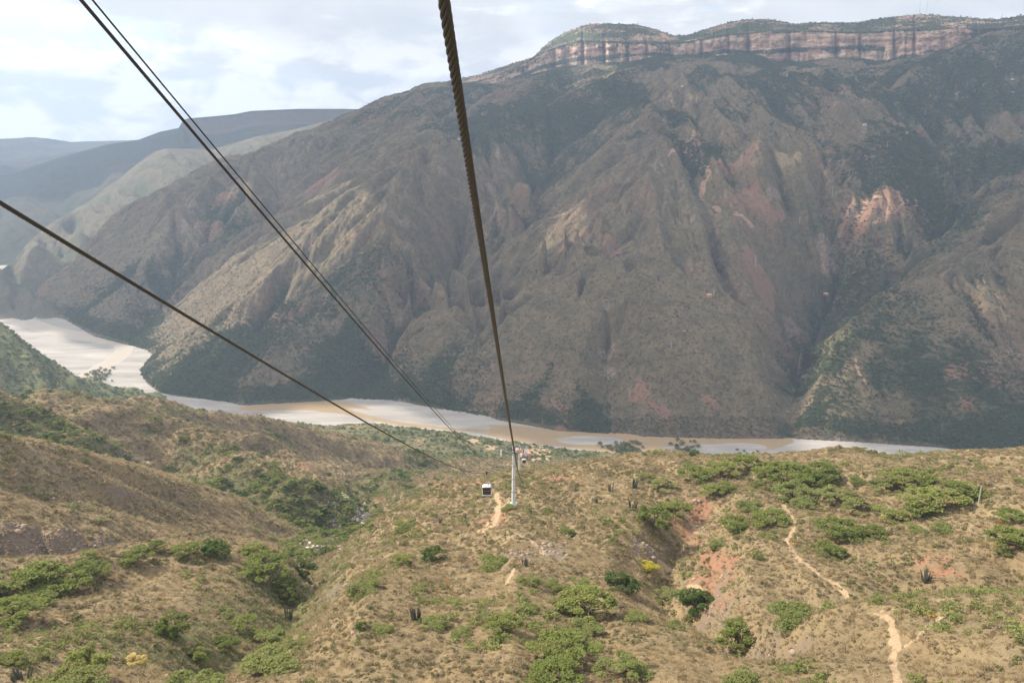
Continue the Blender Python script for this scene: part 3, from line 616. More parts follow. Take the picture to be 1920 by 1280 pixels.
# ------------------------------------------------------------------ DISTANT RIDGES
def far_ridge(name, crestpx, mat, rfoot, zfoot, cliff=None, wl=500, amp=60, gbase=0.3, rows=170, cols=420, seed=0, expo=1.0):
    us = np.linspace(crestpx[0][0], crestpx[-1][0], cols)
    vc = np.interp(us, [p[0] for p in crestpx], [p[1] for p in crestpx]); rc = np.interp(us, [p[0] for p in crestpx], [p[2] for p in crestpx])
    x, y, z = at_r(us, vc, rc); az = np.arctan2(x, y); zc = z
    t = np.linspace(0, 1.25, rows)[:, None]
    R = rfoot + (rc - rfoot)[None, :] * t; A = np.broadcast_to(az, R.shape)
    X = R * np.sin(A); Y = R * np.cos(A)
    h = zfoot + (zc - zfoot)[None, :] * np.minimum(t, 1) ** expo
    h = np.where(t > 1, zc[None, :] - (t - 1) * (rc - rfoot)[None, :] * 0.35, h)
    e, rv = erode(X, Y, 0 * X - 0.15 + 0.15 * np.sin(X / 900), 0 * X + 0.35, wl, amp, 6, 0.9, seed)
    fade = sstep(0, 0.15, np.abs(1 - t)) * sstep(0, 0.1, t)
    lowlim = zfoot + 0.06 * (R - rfoot)
    Z = h + e * fade + (fbm(X / 200, Y / 200, 4, seed + 2) - .5) * amp * 0.5 * fade
    Z = np.where(t < 1, np.maximum(Z, lowlim), Z)
    if cliff:
        u0, u1, hh = cliff; m = (sstep(u0, u0 + 8, us) * sstep(u1 + 5, u1, us))[None, :]
        Z = Z - m * hh * sstep(1.0, 0.96, t) * sstep(0.5, 0.93, t)
    g = gbase + 0.5 * sstep(0.2, -0.6, rv) + (fbm(X / 400, Y / 400, 4, seed + 5) - .5)
    rk = np.zeros_like(X)
    if cliff: rk = m * sstep(0.93, 0.955, t) * sstep(1.0, 0.985, t) * 0.8
    cv = np.stack([np.clip(g, 0, 1), 0.25 * sstep(.5, .7, fbm(X / 250, Y / 250, 3, seed + 7)), rk, 0 * X], -1).reshape(-1, 4)
    o = mesh_np(name, np.stack([X, Y, Z], -1).reshape(-1, 3), grid_faces(*X.shape), mat, smooth=True, attrs={'cover': cv}); return tag(o, kind='structure')
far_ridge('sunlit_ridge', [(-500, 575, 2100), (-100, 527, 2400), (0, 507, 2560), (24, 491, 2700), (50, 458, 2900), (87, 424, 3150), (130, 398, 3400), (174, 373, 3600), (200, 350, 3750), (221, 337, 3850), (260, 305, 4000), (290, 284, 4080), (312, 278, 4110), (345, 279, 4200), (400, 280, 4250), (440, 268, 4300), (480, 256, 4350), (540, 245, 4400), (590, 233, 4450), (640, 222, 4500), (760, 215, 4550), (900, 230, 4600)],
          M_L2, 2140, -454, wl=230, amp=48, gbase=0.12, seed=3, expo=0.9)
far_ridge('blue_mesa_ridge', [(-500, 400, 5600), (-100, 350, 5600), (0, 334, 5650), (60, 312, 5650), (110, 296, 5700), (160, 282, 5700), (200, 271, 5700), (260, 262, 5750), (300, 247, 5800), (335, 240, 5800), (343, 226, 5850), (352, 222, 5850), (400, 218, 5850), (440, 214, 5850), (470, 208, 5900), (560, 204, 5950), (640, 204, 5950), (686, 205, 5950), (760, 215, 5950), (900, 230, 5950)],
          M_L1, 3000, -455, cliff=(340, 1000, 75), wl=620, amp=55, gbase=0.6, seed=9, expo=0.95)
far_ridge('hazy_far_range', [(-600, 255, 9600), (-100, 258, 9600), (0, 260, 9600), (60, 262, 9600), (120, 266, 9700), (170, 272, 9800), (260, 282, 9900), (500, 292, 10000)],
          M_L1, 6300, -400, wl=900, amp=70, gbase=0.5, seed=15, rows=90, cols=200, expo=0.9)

# ------------------------------------------------------------------ VALLEY FLOOR, RIVER BED, RIVER
M_SAND, t, b = new_mat('pale_river_gravel')
g = N(t, 'ShaderNodeNewGeometry'); P = g.outputs['Position']
mpn = N(t, 'ShaderNodeMapping'); mpn.inputs['Scale'].default_value = (0.007, 0.035, 0.02); mpn.inputs['Rotation'].default_value = (0, 0, 0.15); t.links.new(P, mpn.inputs[0])
st = noise(t, mpn.outputs[0], 1.0, 7, 0.65, 0.8); fi = noise(t, P, 0.25, 5, 0.7)
c = mixc(t, ramp(t, st, [(0.3, 0), (0.7, 1)]), (0.22, 0.20, 0.18), (0.43, 0.395, 0.36))
c = mixc(t, ramp(t, fi, [(0.4, 0.0), (0.75, 0.4)]), c, (0.28, 0.24, 0.2)); t.links.new(c, b.inputs['Base Color'])
M_WATER, t, b = new_mat('muddy_river_water')
g = N(t, 'ShaderNodeNewGeometry'); n = noise(t, g.outputs['Position'], 0.03, 5, 0.6, 1.0)
t.links.new(mixc(t, n, (0.27, 0.18, 0.095), (0.35, 0.25, 0.14)), b.inputs['Base Color']); b.inputs['Roughness'].default_value = 0.35; b.inputs['Specular IOR Level'].default_value = 0.4
bp = N(t, 'ShaderNodeBump'); bp.inputs['Strength'].default_value = 0.3; bp.inputs['Distance'].default_value = 0.3
t.links.new(noise(t, g.outputs['Position'], 0.6, 4), bp.inputs['Height']); t.links.new(bp.outputs[0], b.inputs['Normal'])
o = mesh_np('riverbed', np.array([[-12500, -400, FLOOR], [12500, -400, FLOOR], [12500, 11200, FLOOR], [-12500, 11200, FLOOR]]), np.array([[0, 1, 2, 3]]), M_SAND); tag(o, kind='structure')
def sheet(name, px, z, mat, jit=1.5):
    pts = densify(px + [px[0]], 12)[:-1]
    P = np.array([at_z(u, v, FLOOR) for u, v in pts])
    n = len(P); Q = P.copy()
    for it in range(3): Q = (np.roll(Q, 1, 0) + 2 * Q + np.roll(Q, -1, 0)) / 4
    Q[:, 0] += (fbm(P[:, 0] / 25, P[:, 1] / 25, 3, 1.0) - .5) * 14 * jit; Q[:, 1] += (fbm(P[:, 0] / 25, P[:, 1] / 25, 3, 2.0) - .5) * 14 * jit
    bm = bmesh.new(); vs = [bm.verts.new((q[0], q[1], z)) for q in Q]; fc = bm.faces.new(vs)
    bmesh.ops.triangulate(bm, faces=[fc]); bm.normal_update()
    for f in bm.faces:
        if f.normal.z < 0: f.normal_flip()
    me = D.meshes.new(name); bm.to_mesh(me); bm.free(); me.materials.append(mat); o = D.objects.new(name, me); COL.objects.link(o)
    return tag(o, kind='structure')
sheet('river', [(430, 766), (480, 758), (560, 752), (640, 752), (700, 766), (780, 785), (860, 797), (960, 797), (1040, 806), (1200, 814), (1350, 818), (1490, 820), (1500, 832), (1420, 847), (1300, 858), (1180, 852), (1060, 838), (960, 826), (900, 812), (760, 798), (690, 786), (640, 774), (560, 768), (470, 772)], FLOOR + 0.04, M_WATER, 0.6)
M_SHAL = flat_mat('shallow_water_over_gravel', (0.38, 0.325, 0.265), 0.5, var=0.1, scale=0.03, spec=0.3)
sheet('river', [(-250, 565), (-60, 578), (30, 590), (70, 600), (120, 617), (180, 626), (238, 633), (262, 650), (246, 666), (225, 680), (200, 694), (176, 715), (168, 745), (180, 775), (135, 760), (132, 735), (138, 710), (165, 690), (205, 672), (228, 655), (215, 645), (170, 641), (120, 634), (60, 618), (20, 604), (-60, 592), (-250, 580)], FLOOR + 0.04, M_SHAL, 0.8)
for L in ([(1030, 824), (1080, 816), (1130, 817), (1185, 826), (1170, 836), (1110, 835), (1060, 833)], [(1230, 838), (1330, 832), (1400, 830), (1450, 834), (1440, 848), (1360, 852), (1260, 850)], [(640, 764), (720, 768), (800, 782), (930, 798), (930, 808), (820, 800), (720, 786)], [(1190, 842), (1225, 840), (1215, 856), (1185, 850)]):
    sheet('gravel_bar', L, FLOOR + 0.09, M_SAND, 0.5)
print('terrain ok')
#@@BEGIN
# ------------------------------------------------------------------ CLOUDS that shade the far slopes (high above, out of the picture)
M_CLOUD = D.materials.new('cumulus_white'); M_CLOUD.use_nodes = True; t = M_CLOUD.node_tree; t.nodes.clear()
o_ = N(t, 'ShaderNodeOutputMaterial'); df = N(t, 'ShaderNodeBsdfDiffuse'); df.inputs[0].default_value = (0.93, 0.93, 0.94, 1)
tl = N(t, 'ShaderNodeBsdfTranslucent'); tl.inputs[0].default_value = (0.9, 0.9, 0.92, 1); tr = N(t, 'ShaderNodeBsdfTransparent')
m1 = N(t, 'ShaderNodeMixShader'); m1.inputs[0].default_value = 0.5; t.links.new(df.outputs[0], m1.inputs[1]); t.links.new(tl.outputs[0], m1.inputs[2])
m2 = N(t, 'ShaderNodeMixShader'); m2.inputs[0].default_value = 0.42; t.links.new(m1.outputs[0], m2.inputs[1]); t.links.new(tr.outputs[0], m2.inputs[2])
t.links.new(m2.outputs[0], o_.inputs['Surface'])
def ell(u, v, cu, cv, ru, rv, rot=0):
    c, s = math.cos(math.radians(rot)), math.sin(math.radians(rot)); du, dv = u - cu, v - cv
    return np.sqrt(((du * c + dv * s) / ru) ** 2 + ((-du * s + dv * c) / rv) ** 2)
def build_cloud(name, x0, x1, y0, y1, zc, thick, n, maskf, gz):
    xs = np.linspace(x0, x1, n); ys = np.linspace(y0, y1, n); X, Y = np.meshgrid(xs, ys)
    z = np.full_like(X, -100.0)
    for it in range(12):
        k = (zc - z) / SUN_DIR[2]; gxx = X - SUN_DIR[0] * k; gyy = Y - SUN_DIR[1] * k; z = 0.5 * z + 0.5 * gz(gxx, gyy)
    k = (zc - z) / SUN_DIR[2]; gxx = X - SUN_DIR[0] * k; gyy = Y - SUN_DIR[1] * k
    m = maskf(gxx, gyy, z)
    m = np.clip(m, 0, 1); m[0] = m[-1] = 0; m[:, 0] = m[:, -1] = 0
    h = np.sqrt(m)
    up = zc + h * thick * (0.5 + fbm(X / 260, Y / 260, 5, 6.0)); lo = zc - h * thick * 0.25 * fbm(X / 150, Y / 150, 4, 8.0)
    f = grid_faces(n, n); keep = (m.ravel()[f].max(1) > 0.03)
    f = f[keep]; nv = n * n
    V = np.concatenate([np.stack([X, Y, up], -1).reshape(-1, 3), np.stack([X, Y, lo], -1).reshape(-1, 3)])
    F2 = np.concatenate([f, f[:, ::-1] + nv]); use = np.unique(F2); rm = np.zeros(2 * nv, np.int32); rm[use] = np.arange(len(use))
    return tag(mesh_np(name, V[use], rm[F2], M_CLOUD, smooth=True), kind='structure')
FBn = np.array([p[:2] for p in FB])
def mask_main(x, y, z):
    u, v = proj(x, y, z); d, _, s = seg_dist(x, y, FB); d = d * s
    nu = (fbm(x / 160, y / 160, 4, 44.0) - .5) * 1.0
    m = sstep(-60, 60, d + nu * 120)
    m = m * np.maximum(sstep(100, 230, u + nu * 60), sstep(2950, 2650, np.hypot(x, y))) * sstep(335, 315, z) * np.where(u < 700, sstep(0, -140, np.hypot(x, y) - np.interp(u, [p[0] for p in crest], [p[2] for p in crest]) - 220), 1)
    lit = np.minimum.reduce([ell(u, v, 450, 560, 270, 85, -38), ell(u, v, 620, 430, 140, 85, -40), ell(u, v, 330, 640, 130, 75, -30), ell(u, v, 1555, 705, 95, 150, 8), ell(u, v, 1640, 385, 90, 50), ell(u, v, 1480, 312, 90, 30, 8), ell(u, v, 1060, 430, 90, 45, -35),
                             ell(u, v, 1120, 140, 80, 60, -30), ell(u, v, 430, 380, 90, 30, -40), ell(u, v, 1840, 560, 60, 55), ell(u, v, 1270, 195, 60, 22, -20)])
    return m * sstep(0.72, 1.25, lit + nu * 0.5) * sstep(5200, 4700, y)
def gz_main(x, y):
    z = far.height(x, y); return np.clip(z, FLOOR, 420)
build_cloud('cloud', -3800, 2200, 600, 6400, 1500, 30, 360, mask_main, gz_main)
def mask_back(x, y, z):
    nu = fbm(x / 500, y / 500, 4, 54.0) - .5; u, v = proj(x, y, z)
    return sstep(4560 + 300 * nu, 4760 + 300 * nu, np.hypot(x, y) + 0 * x) * sstep(7200, 6900, np.hypot(x, y)) * sstep(-1200, -700, u) * sstep(1300, 1000, u)
def gz_back(x, y): return np.interp(np.hypot(x, y), [3000, 5700, 12000], [-450, 10, 10]) + 0 * x
build_cloud('cloud', -9500, 1500, 4200, 11000, 2300, 90, 200, mask_back, gz_back)

# ------------------------------------------------------------------ PLANT MATERIALS
def leaf_mat(name, c1, c2, trans=0.35, sc=1.2):
    m = D.materials.new(name); m.use_nodes = True; t = m.node_tree; t.nodes.clear(); o = N(t, 'ShaderNodeOutputMaterial')
    oi = N(t, 'ShaderNodeObjectInfo'); g = N(t, 'ShaderNodeNewGeometry'); n = noise(t, g.outputs['Position'], sc, 3, 0.6)
    ri = mth(t, 'ADD', mth(t, 'MULTIPLY', oi.outputs['Random'], 0.55), mth(t, 'MULTIPLY', n, 0.6))
    ri = mth(t, 'ADD', ri, mth(t, 'MULTIPLY', mth(t, 'SUBTRACT', g.outputs['Random Per Island'], 0.5), 0.35))
    c = mixc(t, ramp(t, ri, [(0.15, 0), (0.95, 1)]), c1, c2)
    a = N(t, 'ShaderNodeBsdfDiffuse'); b = N(t, 'ShaderNodeBsdfTranslucent'); mx = N(t, 'ShaderNodeMixShader'); mx.inputs[0].default_value = trans
    t.links.new(c, a.inputs[0]); t.links.new(c, b.inputs[0]); t.links.new(a.outputs[0], mx.inputs[1]); t.links.new(b.outputs[0], mx.inputs[2]); t.links.new(mx.outputs[0], o.inputs[0]); return m
M_ACA = leaf_mat('acacia_foliage', (0.12, 0.152, 0.042), (0.245, 0.26, 0.078))
M_ACA2 = leaf_mat('dark_foliage', (0.06, 0.095, 0.03), (0.11, 0.15, 0.04))
M_ACAF = leaf_mat('soft_foliage', (0.15, 0.175, 0.055), (0.24, 0.25, 0.09))
M_YEL = leaf_mat('yellow_blossom', (0.36, 0.33, 0.05), (0.60, 0.52, 0.08))
M_PALE = leaf_mat('cream_blossom', (0.52, 0.40, 0.13), (0.75, 0.62, 0.30))
M_DRY = leaf_mat('dry_scrub', (0.26, 0.20, 0.118), (0.37, 0.295, 0.18), 0.5)
M_GREYB = leaf_mat('grey_scrub', (0.255, 0.20, 0.125), (0.36, 0.29, 0.185), 0.5)
M_TAN = leaf_mat('tan_grass', (0.33, 0.25, 0.14), (0.45, 0.355, 0.215), 0.5)
M_OLIVE = leaf_mat('olive_scrub', (0.16, 0.155, 0.07), (0.26, 0.24, 0.11), 0.4)
M_RUST = leaf_mat('rust_scrub', (0.30, 0.16, 0.06), (0.42, 0.27, 0.09), 0.3)
M_FARG = leaf_mat('far_wood_foliage', (0.070, 0.088, 0.042), (0.125, 0.145, 0.062), 0.2, 0.05)
M_FARS = leaf_mat('far_olive_scrub', (0.085, 0.08, 0.042), (0.15, 0.135, 0.07), 0.3, 0.05)
M_FARS2 = leaf_mat('far_brown_scrub', (0.12, 0.09, 0.058), (0.19, 0.15, 0.095), 0.3, 0.05)
M_BARK = flat_mat('grey_brown_bark', (0.13, 0.10, 0.075), 0.95, var=0.3, scale=4)
M_CACT = flat_mat('cactus_skin', (0.085, 0.085, 0.06), 0.8, var=0.35, scale=2.5)

def leaf_quads(P, size, up=0.6, rng=RNG):
    n = len(P); nrm = rng.normal(size=(n, 3)); nrm[:, 2] = np.abs(nrm[:, 2]) + up * 2; nrm /= np.linalg.norm(nrm, axis=1)[:, None]
    a = np.cross(nrm, rng.normal(size=(n, 3))); a /= np.linalg.norm(a, axis=1)[:, None]; b = np.cross(nrm, a)
    s = size * rng.uniform(0.6, 1.35, (n, 1)); a = a * s; b = b * s * rng.uniform(0.35, 0.7, (n, 1))
    V = np.stack([P - a - b, P + a - b, P + a + b, P - a + b], 1).reshape(-1, 3)
    return V, np.arange(4 * n).reshape(n, 4)
def tube_np(P, Rr, k=6):
    P = np.array(P, float); n = len(P); T = np.gradient(P, axis=0); T /= np.linalg.norm(T, axis=1)[:, None] + 1e-9
    ref = np.where(np.abs(T[:, 2:3]) > 0.9, [[1, 0, 0]], [[0, 0, 1]]); A = np.cross(T, ref); A /= np.linalg.norm(A, axis=1)[:, None]; B = np.cross(T, A)
    th = np.linspace(0, 2 * np.pi, k, endpoint=False); Rr = np.broadcast_to(Rr, (n,))
    V = P[:, None] + Rr[:, None, None] * (A[:, None] * np.cos(th)[None, :, None] + B[:, None] * np.sin(th)[None, :, None])
    i = np.arange(n - 1)[:, None] * k; j = np.arange(k)[None, :]; jn = (j + 1) % k
    Fq = np.stack([i + j, i + jn, i + k + jn, i + k + j], -1).reshape(-1, 4)
    return V.reshape(-1, 3), Fq
def join_np(L):
    V = []; Fq = []; n = 0
    for v, f in L: V.append(v); Fq.append(f + n); n += len(v)
    return np.concatenate(V), np.concatenate(Fq)
def crown_pts(rng, n, kind):
    """crown about 1 wide (radius .5), base at z=0"""
    pads = []
    if kind == 'umbrella':
        for i in range(26):
            a = rng.uniform(0, 6.28); r = 0.46 * math.sqrt(rng.uniform(0, 1)); pads.append((r * math.cos(a), r * math.sin(a), 0.36 - 0.42 * r * r * 1.6 + rng.uniform(-.10, .05), rng.uniform(.07, .15), rng.uniform(.025, .055)))
    elif kind == 'round':
        for i in range(26):
            a = rng.uniform(0, 6.28); r = 0.40 * math.sqrt(rng.uniform(0, 1)); pads.append((r * math.cos(a), r * math.sin(a), rng.uniform(.14, .52) * (1.1 - r), rng.uniform(.07, .15), rng.uniform(.05, .11)))
    else:
        for i in range(12):
            a = rng.uniform(0, 6.28); r = 0.38 * math.sqrt(rng.uniform(0, 1)); pads.append((r * math.cos(a), r * math.sin(a), rng.uniform(.10, .24) * (1.2 - r), rng.uniform(.12, .2), rng.uniform(.07, .11)))
    pads = np.array(pads); k = rng.integers(0, len(pads), n); d = rng.normal(size=(n, 3)); d /= np.linalg.norm(d, axis=1)[:, None]
    d[:, 2] = np.where(rng.uniform(size=n) < 0.75, np.abs(d[:, 2]), d[:, 2] * 0.6); rr = rng.uniform(0.45, 1.05, (n, 1)) ** 0.5
    p = pads[k]; return p[:, :3] + d * rr * np.stack([p[:, 3], p[:, 3], p[:, 4]], 1), pads
def tree_meshes(kind, n, leaf, mat, seed):
    rng = np.random.default_rng(seed); P, pads = crown_pts(rng, n, kind); V, Fq = leaf_quads(P, leaf, 0.7, rng)
    cr = mesh_np('crown', V, Fq, mat, link=False).data
    tubes = []; base = np.array([0, 0, -0.04]); fork = np.array([rng.uniform(-.03, .03), rng.uniform(-.03, .03), 0.10])
    tubes.append(tube_np([base, (base + fork) / 2 + rng.normal(size=3) * .006, fork], [0.028, 0.022, 0.017], 6))
    for p in pads[:9]:
        e = p[:3] - [0, 0, p[4] * 0.3]; m = fork * .5 + e * .5 + [0, 0, 0.02] + rng.normal(size=3) * .015
        tubes.append(tube_np([fork, m, e], [0.014, 0.009, 0.004], 4))
    V, Fq = join_np(tubes); tk = mesh_np('trunk', V, Fq, M_BARK, link=False).data
    return cr, tk
TM = {}
for kd, nm, mat, seeds in (('umbrella', 'aca', M_ACA, (1, 2, 3, 4)), ('umbrella', 'soft', M_ACAF, (5, 6)), ('round', 'dark', M_ACA2, (7, 8)), ('round', 'round', M_ACA, (9, 10)), ('low', 'yel', M_YEL, (11,)), ('round', 'pale', M_PALE, (12,)), ('low', 'low', M_ACAF, (13, 14))):
    TM[nm] = [tree_meshes(kd, 4300, 0.0165, mat, s) for s in seeds]
TMs = {'aca': [tree_meshes('umbrella', 420, 0.038, M_ACA, s) for s in (21, 22, 23)], 'dark': [tree_meshes('round', 420, 0.038, M_ACA2, s) for s in (24, 25)]}
def place_tree(pos, width, kind, seed, name, label, cat, group=None, small=False, hz=1.0):
    rg = random.Random(seed); cr, tk = rg.choice((TMs if small else TM)[kind])
    e = empty(name, pos, rg.uniform(0, 6.28)); e.scale = (width, width * rg.uniform(.85, 1.1), width * hz)
    for nm, me in (('crown', cr), ('trunk', tk)):
        o = D.objects.new(nm, me); COL.objects.link(o); o.parent = e
    tag(e, label, cat, group); return e
# (crown centre u, v, width in photo pixels, kind, label)
AC = 'flat-topped green acacia '
TR = [
 (1210, 893, 34, 'soft', 'thin pale bush tree between the columnar cactus clumps and the ridge grove'), (1305, 886, 60, 'aca', AC + 'at the left tip of the ridge-top grove'),
 (1350, 876, 66, 'aca', AC + 'second from the left tip of the ridge grove'), (1402, 866, 62, 'aca', AC + 'highest on the ridge, left of the widest mass'),
 (1470, 883, 98, 'aca', 'widest dark green acacia mass in the middle of the ridge-top grove'), (1535, 882, 82, 'aca', AC + 'at the tapering right end of the wide dark mass'),
 (1515, 902, 62, 'aca', AC + 'tucked under the right end of the wide dark mass'), (1245, 905, 44, 'soft', 'small pale green bushy tree above the bright round tree, left of the grove'),
 (1332, 916, 46, 'aca', 'small light green acacia with round left side, above the upper red soil scar'), (1360, 911, 38, 'aca', 'small acacia joined at the right to the round light green one'),
 (1490, 918, 78, 'soft', 'pale acacia below the wide dark mass, right of the upper footpath'), (1502, 940, 42, 'soft', 'little acacia alone right beside the upper footpath'),
 (1567, 922, 62, 'soft', 'pale spreading acacia midway between the two ridge groves'), (1225, 972, 68, 'round', 'tall bright green rounded tree left of the upper red soil scar'),
 (1268, 948, 56, 'aca', 'yellowish green acacia leaning over the upper red soil scar'), (1378, 979, 62, 'aca', AC + 'left one of the pair below the upper footpath end'),
 (1442, 968, 68, 'aca', AC + 'layered right one of the pair beside the upper footpath'), (1405, 942, 52, 'low', 'greyish green low tree just above the pair beside the footpath'),
 (1347, 1016, 38, 'low', 'small lime green shrub alone between the two red soil scars'), (1575, 988, 80, 'aca', 'bright acacia with wide layered crown right of the curving footpath'),
 (1637, 993, 46, 'aca', 'small acacia touching the right side of the bright layered one'), (1557, 1026, 52, 'aca', 'acacia directly downhill of the bright layered one beside the path'),
 (1610, 945, 56, 'soft', 'soft green acacia left of the right ridge grove, above the bright layered one'), (1670, 961, 58, 'aca', 'dark acacia at the lower left of the right ridge grove'),
 (1660, 908, 60, 'soft', 'pale acacia at the left end of the right ridge grove'), (1695, 892, 72, 'aca', 'uppermost dark acacia of the right ridge grove'),
 (1735, 896, 52, 'aca', 'acacia right of the uppermost one in the right grove'), (1752, 932, 104, 'aca', 'broadest domed acacia in the middle of the right ridge grove'),
 (1805, 916, 78, 'aca', 'dense dark acacia right next to the white pole'), (1720, 952, 52, 'aca', 'acacia under the left edge of the broadest domed one'),
 (1765, 983, 48, 'low', 'small grey-green tree below the right ridge grove'), (1715, 986, 40, 'low', 'small pale tree below the right grove, left of the grey-green one'),
 (1655, 880, 20, 'low', 'tiny round shrub above the right ridge grove'), (1605, 896, 38, 'low', 'low pale shrub in the gap between the two ridge groves'),
 (1888, 1004, 84, 'aca', 'large acacia with dark trunk shade at the right edge of the hillside'), (1896, 964, 56, 'aca', 'acacia at the right edge, uphill of the large dark-shaded one'),
 (1880, 1030, 34, 'low', 'small low shrub below the large acacia at the right edge'), (1912, 898, 24, 'low', 'tiny green bush at the right edge under the crest'),
 (1420, 905, 28, 'low', 'small olive shrub on the path side below the highest ridge acacia'), (1290, 868, 24, 'low', 'olive bush on the crest left of the ridge grove'),
 (992, 1083, 46, 'soft', 'pale green shrub tree at the left end of the lower middle thicket'), (1035, 1091, 42, 'low', 'small pale shrub in the lower middle thicket, second from its left end'),
 (1087, 1096, 58, 'soft', 'soft green tree above the dark double crown in the lower middle thicket'), (1165, 1093, 68, 'dark', 'dark green wide tree below and left of the yellow flowering tree'),
 (1104, 1125, 110, 'aca', 'dark double-crowned acacia in the middle of the lower thicket'), (1062, 1140, 46, 'aca', 'small acacia at the lower left of the double-crowned one'),
 (1247, 1112, 58, 'soft', 'pale tree on the gully side below the yellow flowering tree'), (1305, 1124, 72, 'dark', 'deep green tree in the gully below the lower red soil scar'),
 (1190, 1151, 46, 'low', 'grey-green shrub right of the dark double crown'), (1100, 1171, 62, 'low', 'lime green low tree above the biggest bottom crowns'),
 (995, 1136, 38, 'low', 'small pale shrub left of the double-crowned acacia'), (1485, 1143, 90, 'low', 'wide lime green shrub tree left of the fork of the sandy path'),
 (1385, 1161, 46, 'low', 'pale bush in the gully bottom below the rusty soil'), (1380, 1198, 82, 'round', 'bushy green tree with yellow patch in the lower gully'),
 (1055, 1213, 116, 'aca', 'biggest soft green acacia near the bottom edge, right of centre'), (1038, 1256, 96, 'aca', 'bright acacia at the bottom edge under the biggest one'),
 (1165, 1247, 88, 'soft', 'yellowish green rounded acacia at the bottom, right of the biggest one'), (1387, 1266, 76, 'low', 'greyish bushy shrub at the bottom edge below the gully tree'),
 (1265, 1168, 40, 'low', 'faint low shrub between the gully and the dark double crown'), (1215, 1057, 42, 'yel', 'bright yellow flowering tree at the foot of the red soil scar'),
 (50, 1082, 130, 'aca', 'wide flat acacia on the left spur at the left edge'), (108, 1092, 100, 'aca', 'wide acacia right of the left-edge one on the near spur'),
 (160, 1070, 82, 'aca', 'acacia at the right end of the left spur canopy'), (168, 1039, 36, 'aca', 'lone round bush on the crest in front of the dark rock wall'),
 (30, 1140, 96, 'aca', 'bright green sloping acacia at the left edge, lower of the spur'), (72, 1122, 60, 'soft', 'pale acacia between the two rows of canopy on the left spur'),
 (12, 1108, 62, 'soft', 'bluish green acacia cut by the left edge'), (255, 1038, 58, 'aca', 'first acacia on the spur crest right of the dark rock wall'),
 (287, 1021, 42, 'aca', 'small acacia on the crest behind the first crest one'), (350, 1026, 52, 'aca', 'olive acacia midway on the left spur crest'),
 (406, 1028, 62, 'dark', 'dark acacia on the spur crest left of the tall gully group'), (480, 1030, 56, 'aca', 'upper crown of the tall group where the spur meets the gully'),
 (494, 1056, 90, 'aca', 'largest crown of the tall group at the end of the spur'), (532, 1092, 54, 'aca', 'bright rounded crown at the foot of the tall gully group'),
 (566, 1066, 58, 'dark', 'dark green tree at the right end of the tall gully group'), (540, 1120, 38, 'round', 'small green tree in the gully under the bright rounded crown'),
 (326, 1176, 68, 'round', 'dark green tree with columnar cactus beside it on the left slope'), (160, 1248, 92, 'round', 'vivid green umbrella tree at bottom left, left of the cream flowering one'),
 (255, 1238, 40, 'pale', 'cream yellow flowering tree at bottom left'), (22, 1232, 54, 'aca', 'dull acacia at the left edge near the bottom cactus'),
 (130, 1272, 116, 'soft', 'pale lime acacia canopy cut by the bottom edge at left'), (452, 1166, 54, 'aca', 'small acacia in the gully left of the columnar cactus'),
 (500, 1193, 78, 'soft', 'pale green acacia above the bright one in the lower gully'), (565, 1198, 60, 'soft', 'pale low tree right of the lower gully acacias'),
 (512, 1230, 108, 'low', 'bright lime acacia near the bottom in the left gully mouth'), (360, 1274, 112, 'low', 'flat lime shrub cut by the bottom edge left of centre'),
 (370, 1226, 48, 'round', 'olive tree right of the cream flowering one'), (420, 1200, 48, 'aca', 'olive green acacia up the gully from the bright lime one'),
 (684, 1096, 74, 'low', 'wide lime shrub on the bank left of the two bank trees'), (750, 1048, 40, 'aca', 'light green acacia on the bank left of the dark round tree'),
 (812, 1038, 50, 'dark', 'dark round tree standing alone on the rocky bank'), (760, 980, 46, 'low', 'olive flat shrub on the slope left below the cable car cabin'),
 (925, 1048, 68, 'low', 'olive low tree on the rocky ledge below the sandy track'), (818, 1161, 52, 'low', 'lime shrub right of the large columnar cactus'),
 (867, 1181, 38, 'low', 'small round green shrub between the cactus and the centre acacia'), (948, 1166, 70, 'aca', 'green sloping acacia in the bottom centre, left of the lower thicket'),
 (715, 1174, 50, 'low', 'pale spreading shrub left below the large columnar cactus'), (677, 1172, 26, 'dark', 'dark little shrub left of the pale spreading one'),
 (787, 1098, 34, 'low', 'round grey-green bush below the dark round tree'), (955, 948, 28, 'low', 'bright green bush at the foot of the white cable car tower'),
 (420, 1146, 34, 'low', 'small olive bush on the left spur above the gully acacia'), (1060, 990, 26, 'low', 'small green bush on the slope right below the white tower'),
 (1072, 1000, 20, 'dark', 'tiny dark bush on the slope right of the pale track'), (1300, 850, 22, 'dark', 'dark bush standing on the skyline crest in front of the river'),
]
for i, (u, v, wd, kd, lab) in enumerate(TR):
    p = near.hit(u, v + 0.24 * wd)
    if p is None: continue
    width = wd * 1.12 * (p.y * CP - p.z * SP) / F
    hz = {'aca': 0.86, 'soft': 0.8, 'dark': 0.95, 'round': 1.0, 'yel': 1.1, 'pale': 1.0, 'low': 0.8}[kd]
    place_tree(p - Vector((0, 0, 0.1)), width, kd, 100 + i, 'flowering_tree' if kd in ('yel', 'pale') else ('shrub' if kd == 'low' and wd < 45 else 'acacia_tree'), lab, 'shrub' if kd == 'low' and wd < 45 else 'tree', 'trees of the near hillside', hz=hz)

